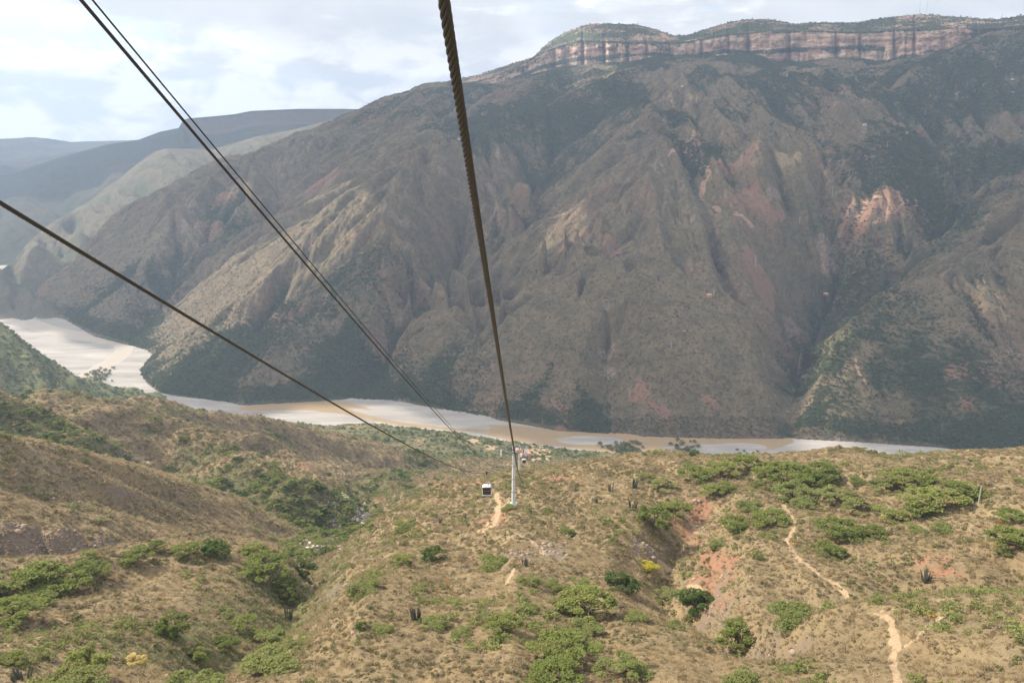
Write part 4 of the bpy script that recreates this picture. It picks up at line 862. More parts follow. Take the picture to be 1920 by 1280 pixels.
# ------------------------------------------------------------------ scattered trees of the gorge: the largest as things, the rest as stuff
def scatter(g, n, dens, rmin, rmax, umin=-60, umax=1980, vmax=1330, seed=0):
    rg = np.random.default_rng(seed); dA = (g.az[1] - g.az[0]); cell = g.R[:-1, :-1] ** 2 * dA * (np.diff(np.log(g.r))[:, None])
    u, v = proj(g.X, g.Y, g.Z); p = cell * dens[:-1, :-1] * ((g.R > rmin) & (g.R < rmax) & (u > umin) & (u < umax) & (v < vmax))[:-1, :-1]
    p = p.ravel(); k = rg.choice(len(p), n, p=p / p.sum()); i, j = np.divmod(k, g.R.shape[1] - 1); fi, fj = rg.uniform(size=n), rg.uniform(size=n)
    r = g.r[i] * (g.r[i + 1] / g.r[i]) ** fi; a = g.az[j] + dA * fj; x, y = r * np.sin(a), r * np.cos(a)
    return x, y, g.height(x, y)
gdn = cover_near[..., 0]
dens = np.clip(gdn - 0.30, 0, 1) ** 1.5 * (near.R > dcent.reshape(near.R.shape[0] - 1, -1)[0].min()) * (near.Z > FLOOR + 1)
x, y, z = scatter(near, 13000, dens, 255, 1400, seed=5)
vis = near.visible(x, y, z + 2)
inner = np.interp(np.arctan2(x, y), np.radians([-46, -18, -13, -8, 0, 46]), [290, 290, 290, 330, 360, 5000]) < np.hypot(x, y)
ok = vis & inner
wdt = np.random.default_rng(3).uniform(2.8, 7.5, len(x)) * np.interp(np.hypot(x, y), [300, 1000], [1.0, 0.85])
app = wdt / np.hypot(x, y)
idx = np.where(ok)[0]; idx = idx[np.argsort(-app[idx])]; big = idx[:140]
LMK = [('the white scree of the gorge', 652, 958), ('the rocky stream bend', 600, 1020), ('the dark red bank of the left hills', 575, 870), ('the cable car cabin', 918, 915), ('the dark rock wall at left', 70, 1030), ('the pale eroded scar at left', 88, 925),
       ('the low end of the left ridges', 780, 855), ('the left skyline above the riverbed', 240, 750), ('the tall tree group at the spur end', 494, 1056), ('the flat river terrace', 700, 820), ('the green ravine between the left hills', 330, 900), ('the white cable car tower', 964, 900), ('the first ravine at the left edge', 60, 820), ('the acacias on the left spur', 120, 1085)]
TONE = {'aca': ('light', 'acacia'), 'dark': ('dark', 'round tree')}
gl = []
for q, i in enumerate(big):
    kd = 'aca' if q % 5 else 'dark'; u_, v_ = proj(x[i], y[i], z[i]); nm_, lu, lv = min(LMK, key=lambda L: math.hypot(L[1] - u_, L[2] - v_)); du, dv = u_ - lu, v_ - lv; dist = math.hypot(du, dv)
    sz_ = wdt[i] / math.hypot(x[i], y[i]); size = 'big' if sz_ > np.percentile(app[big], 66) else ('small' if sz_ < np.percentile(app[big], 33) else 'medium')
    vert = 'above' if dv < -0.4 * abs(du) else ('below' if dv > 0.4 * abs(du) else ''); hor = 'left' if du < -0.4 * abs(dv) else ('right' if du > 0.4 * abs(dv) else '')
    rel = (vert + ' and ' + hor + ' of' if vert and hor else (vert if vert else hor + ' of')); far_ = 'just ' if dist < 45 else ('well ' if dist > 110 else '')
    gl.append((kd, ('' if len(nm_) > 32 else '') + size + ' ' + TONE[kd][0] + ' ' + TONE[kd][1] + ' ' + far_ + rel + ' ' + nm_))
from collections import Counter
gl = [(k_, l_ if len(l_.split()) <= 16 else l_.replace('just ', '').replace('well ', '')) for k_, l_ in gl]
cnt = Counter(l for _, l in gl)
print('shared', sum(v for v in cnt.values() if v > 1))
for q, i in enumerate(big):
    kd, lab = gl[q]
    place_tree((x[i], y[i], z[i] - 0.1), wdt[i] * 1.05, kd, 500 + q, 'gorge_acacia' if kd == 'aca' else 'gorge_tree', lab, 'tree', ('gorge trees: ' + lab) if cnt[lab] > 1 else 'trees of the gorge', small=True)
rest = np.setdiff1d(np.arange(len(x))[inner], big)

# ---- instance sources and the geometry node scatter
SRC = {}
def src(name, mat, kind, n, leaf, seed, hz=1.0):
    rng = np.random.default_rng(seed)
    if kind == 'tuft':
        a = rng.uniform(0, 6.28, n); r = 0.5 * np.sqrt(rng.uniform(0, 1, n)); P = np.stack([r * np.cos(a), r * np.sin(a), rng.uniform(0.02, 0.45, n) * (1 - r)], 1)
        V = []
        for p in P:
            d = np.array([p[0], p[1], 0.35]) + rng.normal(size=3) * .12; d /= np.linalg.norm(d); s = np.cross(d, rng.normal(size=3)); s /= np.linalg.norm(s); L = leaf * rng.uniform(1.5, 3.0)
            b = p * [0.7, 0.7, 0]; V += [b - s * leaf * .16, b + s * leaf * .16, b + d * L + s * leaf * .05, b + d * L - s * leaf * .05]
        V = np.array(V); Fq = np.arange(len(V)).reshape(-1, 4)
    elif kind == 'rock':
        bm = bmesh.new(); bmesh.ops.create_icosphere(bm, subdivisions=1, radius=0.5)
        for vv in bm.verts: vv.co *= rng.uniform(0.65, 1.15)
        V = np.array([vv.co[:] for vv in bm.verts]); Fq = np.array([[vv.index for vv in f.verts] for f in bm.faces]); bm.free()
    else:
        P, _ = crown_pts(rng, n, kind); V, Fq = leaf_quads(P, leaf, 0.25, rng)
    V = V * [1, 1, hz]
    return mesh_np(name, V, Fq, mat, link=False)
def instancer(name, variants, x, y, z, size, hz, which, seed=0):
    """one object: points + Instance on Points, variants picked by index"""
    rg = np.random.default_rng(seed)
    coll = D.collections.new(name + '_kinds')
    for k, (vo) in enumerate(variants): coll.objects.link(vo)
    me = D.meshes.new(name); n = len(x); me.vertices.add(n); me.vertices.foreach_set('co', np.stack([x, y, z], 1).astype(np.float32).ravel())
    for an, av in (('sz', size), ('hz', hz), ('rot', rg.uniform(0, 6.28, n))):
        a = me.attributes.new(an, 'FLOAT', 'POINT'); a.data.foreach_set('value', np.ascontiguousarray(av, np.float32))
    a = me.attributes.new('which', 'INT', 'POINT'); a.data.foreach_set('value', np.ascontiguousarray(which, np.int32))
    o = D.objects.new(name, me); COL.objects.link(o)
    ng = D.node_groups.new(name + '_nodes', 'GeometryNodeTree'); ng.interface.new_socket('Geometry', in_out='INPUT', socket_type='NodeSocketGeometry'); ng.interface.new_socket('Geometry', in_out='OUTPUT', socket_type='NodeSocketGeometry')
    gi = ng.nodes.new('NodeGroupInput'); go = ng.nodes.new('NodeGroupOutput'); ip = ng.nodes.new('GeometryNodeInstanceOnPoints'); ci = ng.nodes.new('GeometryNodeCollectionInfo')
    ci.inputs['Collection'].default_value = coll; ci.inputs['Separate Children'].default_value = True; ci.inputs['Reset Children'].default_value = True
    ip.inputs['Pick Instance'].default_value = True
    def na(nm, ty):
        q = ng.nodes.new('GeometryNodeInputNamedAttribute'); q.data_type = ty; q.inputs['Name'].default_value = nm; return q.outputs['Attribute']
    cx = ng.nodes.new('ShaderNodeCombineXYZ'); s_, h_ = na('sz', 'FLOAT'), na('hz', 'FLOAT')
    ng.links.new(s_, cx.inputs[0]); ng.links.new(s_, cx.inputs[1]); ng.links.new(h_, cx.inputs[2])
    rx = ng.nodes.new('ShaderNodeCombineXYZ'); ng.links.new(na('rot', 'FLOAT'), rx.inputs[2])
    ng.links.new(gi.outputs[0], ip.inputs['Points']); ng.links.new(ci.outputs[0], ip.inputs['Instance']); ng.links.new(na('which', 'INT'), ip.inputs['Instance Index'])
    ng.links.new(rx.outputs[0], ip.inputs['Rotation']); ng.links.new(cx.outputs[0], ip.inputs['Scale']); ng.links.new(ip.outputs[0], go.inputs[0])
    md = o.modifiers.new('scatter', 'NODES'); md.node_group = ng
    return tag(o, kind='stuff')

# rest of the gorge trees
vs = [src('a_gorge_bush', M_ACA, 'umbrella', 170, 0.06, 31), src('b_gorge_bush', M_ACAF, 'low', 150, 0.065, 32), src('c_gorge_bush', M_ACA2, 'round', 170, 0.06, 33)]
rg = np.random.default_rng(77)
instancer('gorge_thicket', vs, x[rest], y[rest], z[rest] - 0.2, wdt[rest], wdt[rest] * 0.9, rg.integers(0, 3, len(rest)), 1)

# scrub of the near slopes.  index by name order
vs = [src('a_dry', M_DRY, 'low', 90, 0.07, 41, 1.7), src('b_grey', M_GREYB, 'low', 90, 0.07, 42, 1.8), src('c_tan', M_TAN, 'tuft', 46, 0.20, 43), src('d_olive', M_OLIVE, 'low', 90, 0.07, 44, 1.7),
      src('e_green', M_ACAF, 'round', 100, 0.065, 45, 1.2), src('f_rust', M_RUST, 'low', 80, 0.07, 46, 1.6), src('g_tan2', M_TAN, 'tuft', 60, 0.16, 47), src('h_dryb', M_DRY, 'round', 90, 0.06, 48, 1.2)]
bare = np.clip(1 - 1.2 * cover_near[..., 3] - 0.75 * cover_near[..., 1] - 0.6 * cover_near[..., 2], 0.02, 1)
dens = np.interp(near.R, [60, 150, 300, 420, 700, 1100], [1.0, 0.75, 0.5, 0.34, 0.12, 0.03]) * bare * (near.Z > FLOOR + 1)
NS = 360000
x, y, z = scatter(near, NS, dens, 55, 1250, umin=-200, umax=2120, vmax=1500, seed=8)
rg = np.random.default_rng(9); q = rg.uniform(size=NS); patch = fbm(x / 14, y / 14, 4, 66.0); patch2 = fbm(x / 40, y / 40, 3, 67.0)
R_ = np.hypot(x, y)
which = np.where(q < 0.18, 0, np.where(q < 0.30, 1, np.where(q < 0.62, 2, np.where(q < 0.69, 3, np.where(q < 0.70, 5, np.where(q < 0.94, 6, 7))))))
which = np.where((patch > 0.56) & (rg.uniform(size=NS) < 0.22), 3, which); which = np.where((patch < 0.42) & (rg.uniform(size=NS) < 0.55), 2, which)
which = np.where((patch2 > 0.55) & (rg.uniform(size=NS) < 0.04 + 0.08 * (R_ < 150)), 4, which)
sz = rg.lognormal(0.08, 0.36, NS) * np.interp(R_, [60, 300, 1000], [0.6, 1.0, 2.2]); sz = np.where(which == 4, sz * 1.9, sz); sz = np.where((which == 2) | (which == 6), sz * 0.95, sz)
instancer('dry_scrub', vs, x, y, z - 0.05, sz, sz * rg.uniform(0.45, 0.85, NS), which, 2)

# loose rocks on banks and on the pale scree
M_ROCK = flat_mat('weathered_rock', (0.27, 0.20, 0.15), 0.95, var=0.45, scale=0.8); M_ROCKP = flat_mat('pale_scree_rock', (0.48, 0.43, 0.37), 0.95, var=0.3, scale=0.5)
dens = np.clip(cover_near[..., 2] - 0.3, 0, 1) ** 1.5 * (near.R < 560) + 0.02 * cover_near[..., 1]
x, y, z = scatter(near, 9000, dens, 90, 560, seed=12); rg = np.random.default_rng(13)
u_, v_ = proj(x, y, z); pale = (np.hypot((u_ - 652) / 48, (v_ - 958) / 34) < 1) | (np.hypot((u_ - 600) / 40, (v_ - 1022) / 26) < 1)
sz = rg.lognormal(-0.9, 0.55, len(x)) * np.interp(np.hypot(x, y), [100, 500], [0.8, 1.7])
instancer('loose_rocks', [src('a_rock', M_ROCK, 'rock', 0, 0, 51), src('b_rock', M_ROCK, 'rock', 0, 0, 52), src('c_rock', M_ROCKP, 'rock', 0, 0, 53), src('d_rock', M_ROCKP, 'rock', 0, 0, 54)],
          x, y, z, sz, sz * 0.8, np.where(pale, 2, 0) + rg.integers(0, 2, len(x)), 3)

# woods and bushes on the far mountain
vs = [src('a_farbush', M_FARG, 'round', 46, 0.13, 61, 1.0), src('b_farbush', M_FARG, 'umbrella', 46, 0.13, 62, 1.2), src('c_farbush', M_FARG, 'low', 40, 0.13, 63, 1.4), src('d_farscrub', M_FARS, 'low', 26, 0.16, 64, 1.3), src('e_farscrub', M_FARS2, 'low', 26, 0.16, 65, 1.2)]
inr = (far_db > 3) & (far_db < 32)
dens = (0.075 + np.clip(far_green - 0.18, 0, 1) ** 1.5 + 0.22 * inr) * (far_db > 3) * (far.R < 3600)
dens *= 1 / np.interp(far.R, [1000, 2000, 3500], [1, 2.2, 5])
x, y, z = scatter(far, 210000, dens, 950, 3500, seed=15); ok = far.visible(x, y, z + 6); x, y, z = x[ok], y[ok], z[ok]
rg = np.random.default_rng(16); gi_ = np.interp(np.hypot(x, y), far.r, np.arange(len(far.r))).astype(int); gj_ = np.interp(np.arctan2(x, y), far.az, np.arange(len(far.az))).astype(int); sz = rg.uniform(1.7, 3.9, len(x)) * (1 + 1.0 * sstep(0.25, 0.6, far_green[gi_, gj_])) * np.interp(np.hypot(x, y), [1000, 3500], [0.9, 1.5])
instancer('far_slope_wood', vs, x, y, z - 0.3, sz, sz * rg.uniform(.6, 1.0, len(x)), np.where(rg.uniform(size=len(x)) < 1.25 - 2.6 * far_green[gi_, gj_], rg.integers(3, 5, len(x)), rg.integers(0, 3, len(x))), 4)
VM = V_MESA[(nc + 1) * len(us):(nc + 1 + ncap) * len(us)]; rg = np.random.default_rng(61); k = rg.integers(0, len(VM), 4500); VM = VM[k]; VM = np.concatenate([VM, V_MESA[:14 * len(us)][rg.integers(0, 14 * len(us), 1500)]]); sz = rg.uniform(3, 7.5, len(VM))
instancer('mesa_top_bushes', [src('a_mesabush', M_FARG, 'round', 46, 0.13, 81, 1.0), src('b_mesabush', M_FARG, 'low', 46, 0.13, 82, 1.3)], VM[:, 0], VM[:, 1], VM[:, 2] - 1, sz, sz, rg.integers(0, 2, len(VM)), 6)
# small trees along the skyline of the mesa and bushes on the terrace handled by the two scatters above

# island thicket in the river bed and dark bushes on the bars
pts = [at_z(u, v, FLOOR) for u, v in [(182, 700), (178, 712), (186, 706), (180, 718), (188, 698), (175, 716), (1160, 843), (1180, 842), (1195, 843), (1150, 846), (1170, 838), (1290, 838), (1278, 845), (1300, 845), (1170, 848), (1400, 858), (1420, 856)]]
xs = []; rg = np.random.default_rng(19)
for px_, py_, pz_ in pts:
    for k in range(14): xs.append((px_ + rg.normal() * 9, py_ + rg.normal() * 14, FLOOR))
xs = np.array(xs); sz = rg.uniform(4, 9, len(xs))
instancer('riverside_bushes', [src('a_rivbush', M_ACA2, 'round', 120, 0.07, 71), src('b_rivbush', M_OLIVE, 'low', 120, 0.07, 72, 1.6)], xs[:, 0], xs[:, 1], xs[:, 2], sz, sz, rg.integers(0, 2, len(xs)), 5)

# ------------------------------------------------------------------ CACTI
def cactus_stem(h, r, lean, seed):
    rg = random.Random(seed); n = 7; P = [(lean[0] * (i / n) ** 1.4, lean[1] * (i / n) ** 1.4, h * i / n) for i in range(n + 1)]
    Rr = [r * (0.75 + 0.25 * math.sin(math.pi * min(i / n + .25, 1))) * (1 if i < n else 0.35) for i in range(n + 1)]
    V, Fq = tube_np(P, np.array(Rr), 10); k = np.arange(len(V)) % 10; c = np.repeat(np.array(P), 10, 0); V = c + (V - c) * np.where(k % 2 == 0, 1.12, 0.82)[:, None]
    return V, Fq
CL = [(780, 1163, 22, 30, 'large clump of dark columnar cactus stems left of the lime shrub, bottom centre', 16), (42, 1274, 46, 24, 'dark columnar cactus clump cut by the bottom left corner', 14),
      (1145, 921, 12, 18, 'small cactus clump on the slope, leftmost of the three right of the tower', 6), (1186, 914, 22, 22, 'upper columnar cactus clump directly above another one on the slope', 9),
      (1187, 953, 24, 20, 'columnar cactus clump beside the tall bright round tree', 9), (1118, 943, 9, 14, 'short cactus clump downhill left of the other slope clumps', 5),
      (541, 1158, 18, 20, 'thin columnar cactus alone above the pale gully acacias', 8), (303, 1182, 22, 22, 'columnar cactus clump at the left of the dark tree on the left slope', 7),
      (672, 989, 8, 14, 'small cactus on the left edge of the near hill above the scree', 4), (1738, 1090, 28, 24, 'big columnar cactus cluster in front of the reddish bank at right', 12),
      (665, 1105, 14, 16, 'small cactus clump in front of the wide lime shrub', 6), (985, 1060, 16, 16, 'dark cactus clump on the ledge right of the olive tree', 7), (1365, 905, 4, 20, 'slim lone cactus post beside the small acacia pair above the scar', 1),
      (870, 972, 10, 12, 'small dark cactus below the cable car cabin', 4), (825, 980, 8, 12, 'tiny dark cactus left below the cable car cabin', 4)]
for i, (u, v, wpx, hpx, lab, ns) in enumerate(CL):
    p = near.hit(u, v); s = (p.y * CP - p.z * SP) / F; W, H = wpx * s, hpx * s / 0.86
    e = empty('columnar_cactus', p); tag(e, lab, 'cactus', 'columnar cacti on the dry slope'); rg = random.Random(900 + i)
    for k in range(ns):
        a = rg.uniform(0, 6.28); rr = W * 0.33 * math.sqrt(rg.random()); h = H * rg.uniform(0.55, 1.0); ln = (math.cos(a) * rr * 0.5, math.sin(a) * rr * 0.5)
        V, Fq = cactus_stem(h, max(0.13, 0.045 * H), ln, k); o = mesh_np('stem', V + [math.cos(a) * rr, math.sin(a) * rr, -0.1], Fq, M_CACT, e, smooth=True)

# ------------------------------------------------------------------ CABLE CAR LINE
M_STEEL = flat_mat('galvanised_steel', (0.19, 0.20, 0.21), 0.5, 0.0, 0.08, 3.0, 0.5)
M_WHITE = flat_mat('white_paint', (0.70, 0.70, 0.69), 0.35, 0.0, 0.05, 3.0, 0.5)
M_ROPE = flat_mat('greased_steel_rope', (0.035, 0.027, 0.018), 0.45, 0.3, 0.3, 18.0, 0.5)
M_WIRE = flat_mat('dark_cable_sheath', (0.03, 0.026, 0.024), 0.6, 0.0, 0.2, 9.0, 0.3)
M_DARKG = flat_mat('tinted_brown_glass', (0.055, 0.030, 0.018), 0.12, 0.0, 0.2, 1.0, 0.6)
M_PALEG = flat_mat('pale_grey_roof', (0.55, 0.56, 0.57), 0.45, 0.0, 0.08, 3.0, 0.4)
M_BLACK = flat_mat('black_rubber', (0.03, 0.03, 0.03), 0.7, 0.0, 0.2, 3.0, 0.3)
M_CONC = flat_mat('footing_concrete', (0.42, 0.40, 0.37), 0.9, 0.0, 0.15, 1.0, 0.2)
def box(bm, c, s, rot=None):
    r = bmesh.ops.create_cube(bm, size=1); M_ = Matrix.Translation(c) @ (rot or Matrix()) @ Matrix.Diagonal((*s, 1)); bmesh.ops.transform(bm, matrix=M_, verts=r['verts']); return r['verts']
def cyl(bm, p, q, r1, r2=None, n=12):
    p, q = Vector(p), Vector(q); d = q - p; r = bmesh.ops.create_cone(bm, cap_ends=True, segments=n, radius1=r1, radius2=r1 if r2 is None else r2, depth=d.length)
    M_ = Matrix.Translation((p + q) / 2) @ d.to_track_quat('Z', 'Y').to_matrix().to_4x4(); bmesh.ops.transform(bm, matrix=M_, verts=r['verts'])
def part(name, fn, mat, parent, smooth=False):
    bm = bmesh.new(); fn(bm); return obj_bm(name, bm, mat, parent, smooth)
def lattice(bm, p, q, w, n, r):
    p, q = Vector(p), Vector(q); d = (q - p); s = Vector((0, w / 2, 0)); uu = Vector((0, 0, w / 2)); cs = [s + uu, s - uu, -s - uu, -s + uu]
    for c in cs: cyl(bm, p + c, q + c, r, n=5)
    for k in range(n):
        a = p + d * k / n; b = p + d * (k + 1) / n
        for m in range(4): cyl(bm, a + cs[m], b + cs[(m + 1) % 4], r * .7, n=4)

def make_tower(base, top_z, gauge, label, slope, big=True, yaw=0.0):
    e = empty('cable_car_tower', base, yaw); tag(e, label, 'cable car tower', 'cable car towers'); H = top_z - base.z
    part('footing', lambda bm: box(bm, (0, 0, 0.1), (2.2, 2.2, 1.4)), M_CONC, e)
    def mast(bm):
        k = 4
        for i in range(k):
            r0 = 0.62 - 0.24 * i / k; r1 = 0.62 - 0.24 * (i + 1) / k; cyl(bm, (0, 0, 0.5 + (H - .5) * i / k), (0, 0, 0.5 + (H - .5) * (i + 1) / k), r0, r1, 24)
    part('mast', mast, M_WHITE, e, False)
    for i in range(5):
        zz = 0.55 + (H - .6) * i / 4; rr = 0.62 - 0.24 * i / 4
        part('flange', lambda bm: cyl(bm, (0, 0, zz - .07), (0, 0, zz + .07), rr + .12, n=24), M_STEEL, e)
    def ladder(bm):
        for s in (-.2, .2): cyl(bm, (s, -0.85, 0.6), (s, -0.62, H), 0.025, n=5)
        for i in range(int(H / 0.5)): cyl(bm, (-.2, -0.85 + .23 * i * .5 / H, .8 + i * .5), (.2, -0.85 + .23 * i * .5 / H, .8 + i * .5), 0.018, n=4)
    part('ladder', ladder, M_STEEL, e)
    g = gauge / 2
    part('crossarm', lambda bm: (box(bm, (0, 0, H + .05), (gauge + .6, 0.3, 0.3)), box(bm, (0, 0, H + .05), (1.0, .6, .5))), M_STEEL, e)
    for s in (-1, 1):
        def gantry(bm):
            lattice(bm, (s * g * .55, 0, H + .3), (s * g * .55, 0, H + 2.0), .35, 3, .03); lattice(bm, (s * g * 1.25, 0, H + .3), (s * g * 1.25, 0, H + 2.0), .35, 3, .03)
            cyl(bm, (s * g * .45, 0, H + 2.0), (s * g * 1.4, 0, H + 2.0), .08, n=6)
        part('lifting_frame', gantry, M_STEEL, e)
        def plat(bm):
            box(bm, (s * g * 1.35, 0, H - .1), (.6, 4.6, .05))
            for yy in np.linspace(-2.2, 2.2, 6): cyl(bm, (s * (g * 1.35 + .3), yy, H - .1), (s * (g * 1.35 + .3), yy, H + .95), .02, n=4)
            for zz in (.45, .95): cyl(bm, (s * (g * 1.35 + .3), -2.2, H + zz), (s * (g * 1.35 + .3), 2.2, H + zz), .02, n=4)
        part('service_platform', plat, M_STEEL, e)
        bt = part('sheave_beam', lambda bm: box(bm, (s * g, 0, 0), (.14, 4.2, .2)), M_STEEL, e); bt.location = (0, 0, H + .45); bt.rotation_euler = (math.atan(slope), 0, 0)
        for yy in np.linspace(-2.0, 2.0, 6):
            wv = part('sheave', lambda bm: (cyl(bm, (-.07, 0, 0), (.07, 0, 0), .24, n=14), cyl(bm, (-.1, 0, 0), (.1, 0, 0), .07, n=8)), M_BLACK, bt); wv.location = (s * (g + .14), yy, .10)
    return e
t1 = near.hit(963, 946)
t1r = math.hypot(t1.x, t1.y)
top1 = at_r(964.5, 848, t1r)
GA = 5.6
tw1 = make_tower(t1 - Vector((0, 0, .3)), float(top1[2]), GA, 'white tubular cable car tower standing on the near ridge beside the track', -0.42)
t2p = at_r(974, 838, 415); t2 = Vector((t2p[0], t2p[1], float(near.height(t2p[0], t2p[1]))))
tw2 = make_tower(t2, float(t2p[2]), GA, 'second white cable car tower rising behind the ridge next to the farther cabin', -0.38)
# --- rope curves fitted as hanging spans between a point over the camera side and the tower head
def fit_span(pix, y_first, end, wend=1.0):
    yy = np.linspace(-6, end[1], 1400) ; yy = np.concatenate([np.linspace(1.0, 40, 900), np.linspace(40.2, end[1], 600)])
    pix = np.array(pix, float)
    fx, fy, fz = ray(*pix[0]); s = y_first / fy; A0 = (fx * s, y_first, fz * s)
    def curve(p, Y):
        # straight in plan, parabola in height through first point and the end; p: dx, dz at first, sag
        tt = (Y - A0[1]) / (end[1] - A0[1]); x = (A0[0] + p[0]) * (1 - tt) + (end[0] + p[3]) * tt; z = (A0[2] + p[1]) * (1 - tt) + (end[2] + p[4]) * tt - p[2] * 4 * tt * (1 - tt)
        return x, z
    def res(p):
        x, z = curve(p, yy); u, v = proj(x, yy, z); r = []
        for (a, b) in pix:
            d = (u - a) ** 2 + (v - b) ** 2; k = int(np.argmin(d)); k = min(max(k, 1), len(u) - 2)
            tu, tv = u[k + 1] - u[k - 1], v[k + 1] - v[k - 1]; L = math.hypot(tu, tv); r.append(((a - u[k]) * tv - (b - v[k]) * tu) / L)
        r = r + [p[0] * 20, p[1] * 20, p[3] * 8, p[4] * 8]; return np.array(r)
    p = np.array([0, 0, 3.0, 0, 0.0])
    for it in range(25):
        r0 = res(p); J = np.stack([(res(p + np.eye(5)[k] * 1e-3) - r0) / 1e-3 for k in range(5)], 1)
        p = p - 0.7 * np.linalg.lstsq(J.T @ J + np.eye(5) * 1e-2, J.T @ r0, rcond=None)[0]
    print('span', np.round(p, 2), 'resid', np.round(res(p)[:len(pix)], 1))
    return lambda Y: np.stack([curve(p, Y)[0], Y, curve(p, Y)[1]], -1)
def tower_pt(tw, x, dz):
    return (tw.location.x + x, tw.location.y, dz)
H1 = float(top1[2]); H2 = float(t2p[2])
endR = (t1.x + GA / 2, t1.y, H1 + .85); endL = (t1.x - GA / 2, t1.y, H1 + .85)
rightc = fit_span([(833, 0), (862, 200), (893, 400), (924, 590), (953, 780), (965, 851), (972, 882)], 3.25, endR)
leftc = fit_span([(0, 383), (20, 396), (300, 562), (480, 664), (620, 745), (780, 840), (870, 886), (911, 896)], 8.6, endL)
wirec = fit_span([(150, 0), (373, 260), (495, 400), (820, 780), (855, 817), (925, 872)], 7.0, (t1.x - 0.5, t1.y, H1 + .6))
thinc = fit_span([(173, 0), (390, 260), (505, 400), (827, 780), (862, 817), (930, 872)], 7.2, (t1.x + 0.3, t1.y, H1 + .6))
def frame(P):
    T = np.gradient(P, axis=0); T /= np.linalg.norm(T, axis=1)[:, None]; up = np.array([[0, 0, 1.0]]); A = np.cross(T, up); A /= np.linalg.norm(A, axis=1)[:, None]; return T, A, np.cross(A, T)
def strand_rope(name, curve, y0, ys, y1, R0, lay, label, step):
    e = empty(name, (0, 0, 0)); c0 = curve(np.array([y0]))[0]; e.location = c0
    Y = np.arange(y0, ys, step); P = curve(Y) - c0; T, A, B = frame(P); s = np.concatenate([[0], np.cumsum(np.linalg.norm(np.diff(P, axis=0), axis=1))])
    rs = R0 * 0.36; rc = R0 - rs
    for k in range(6):
        ph = -2 * np.pi * (s / lay + k / 6); Q = P + rc * (A * np.cos(ph)[:, None] + B * np.sin(ph)[:, None])
        V, Fq = tube_np(Q, rs, 7); mesh_np('strand', V, Fq, M_ROPE, e, smooth=True)
    V, Fq = tube_np(P, rc * 0.75, 6); mesh_np('core', V, Fq, M_ROPE, e, smooth=True)
    Y = np.linspace(ys - 0.05, y1, 260); V, Fq = tube_np(curve(Y) - c0, R0 * 0.97, 8); mesh_np('far_run', V, Fq, M_ROPE, e, smooth=True)
    return tag(e, label, 'cable', 'ropes of the cable car')
def seg_rope(P, n=60, sag=0):
    P = np.array(P, float); t = np.linspace(0, 1, n)[:, None]; Q = P[0] * (1 - t) + P[1] * t; Q[:, 2] -= (sag * 4 * t * (1 - t))[:, 0]; return Q
rr = strand_rope('haul_rope', rightc, 1.6, 34, t1.y, 0.0250, 0.37, 'thick twisted steel rope running from the top centre down to the white tower', 0.02)
rl = strand_rope('haul_rope', leftc, 5.0, 46, t1.y, 0.0270, 0.40, 'twisted steel rope from the left edge down to the cable car cabin', 0.028)
for root, sx in ((rr, 1), (rl, -1)):   # onward spans: second tower, then the valley station
    o3 = Vector(root.location); P0 = (t1.x + sx * GA / 2, t1.y, H1 + .85); P1 = (t2.x + sx * GA / 2, t2.y, H2 + .85)
    st = near.hit(984, 858); P2 = (st.x + sx * GA / 2, st.y, st.z + 7)
    Q = np.concatenate([seg_rope([P0, P1], 40, 3.0), seg_rope([P1, P2], 60, 14)[1:]]) - np.array(o3[:])
    V, Fq = tube_np(Q, 0.026, 6); mesh_np('onward_run', V, Fq, M_ROPE, root, smooth=True)
def plain_cable(name, curve, y0, y1, r, label):
    Y = np.concatenate([np.linspace(y0, 40, 120), np.linspace(40.3, y1, 120)]); P = curve(Y); c0 = P[0].copy(); V, Fq = tube_np(P - c0, r, 8)
    o = mesh_np(name, V, Fq, M_WIRE, smooth=True); o.location = c0; return tag(o, label, 'cable', 'slack cables beside the ropes')
plain_cable('signal_cable', wirec, 4.0, t1.y, 0.016, 'thicker black cable of the close pair crossing the sky at upper left')
plain_cable('signal_cable', thinc, 4.0, t1.y, 0.0085, 'thinner black cable just right of its thicker neighbour at upper left')

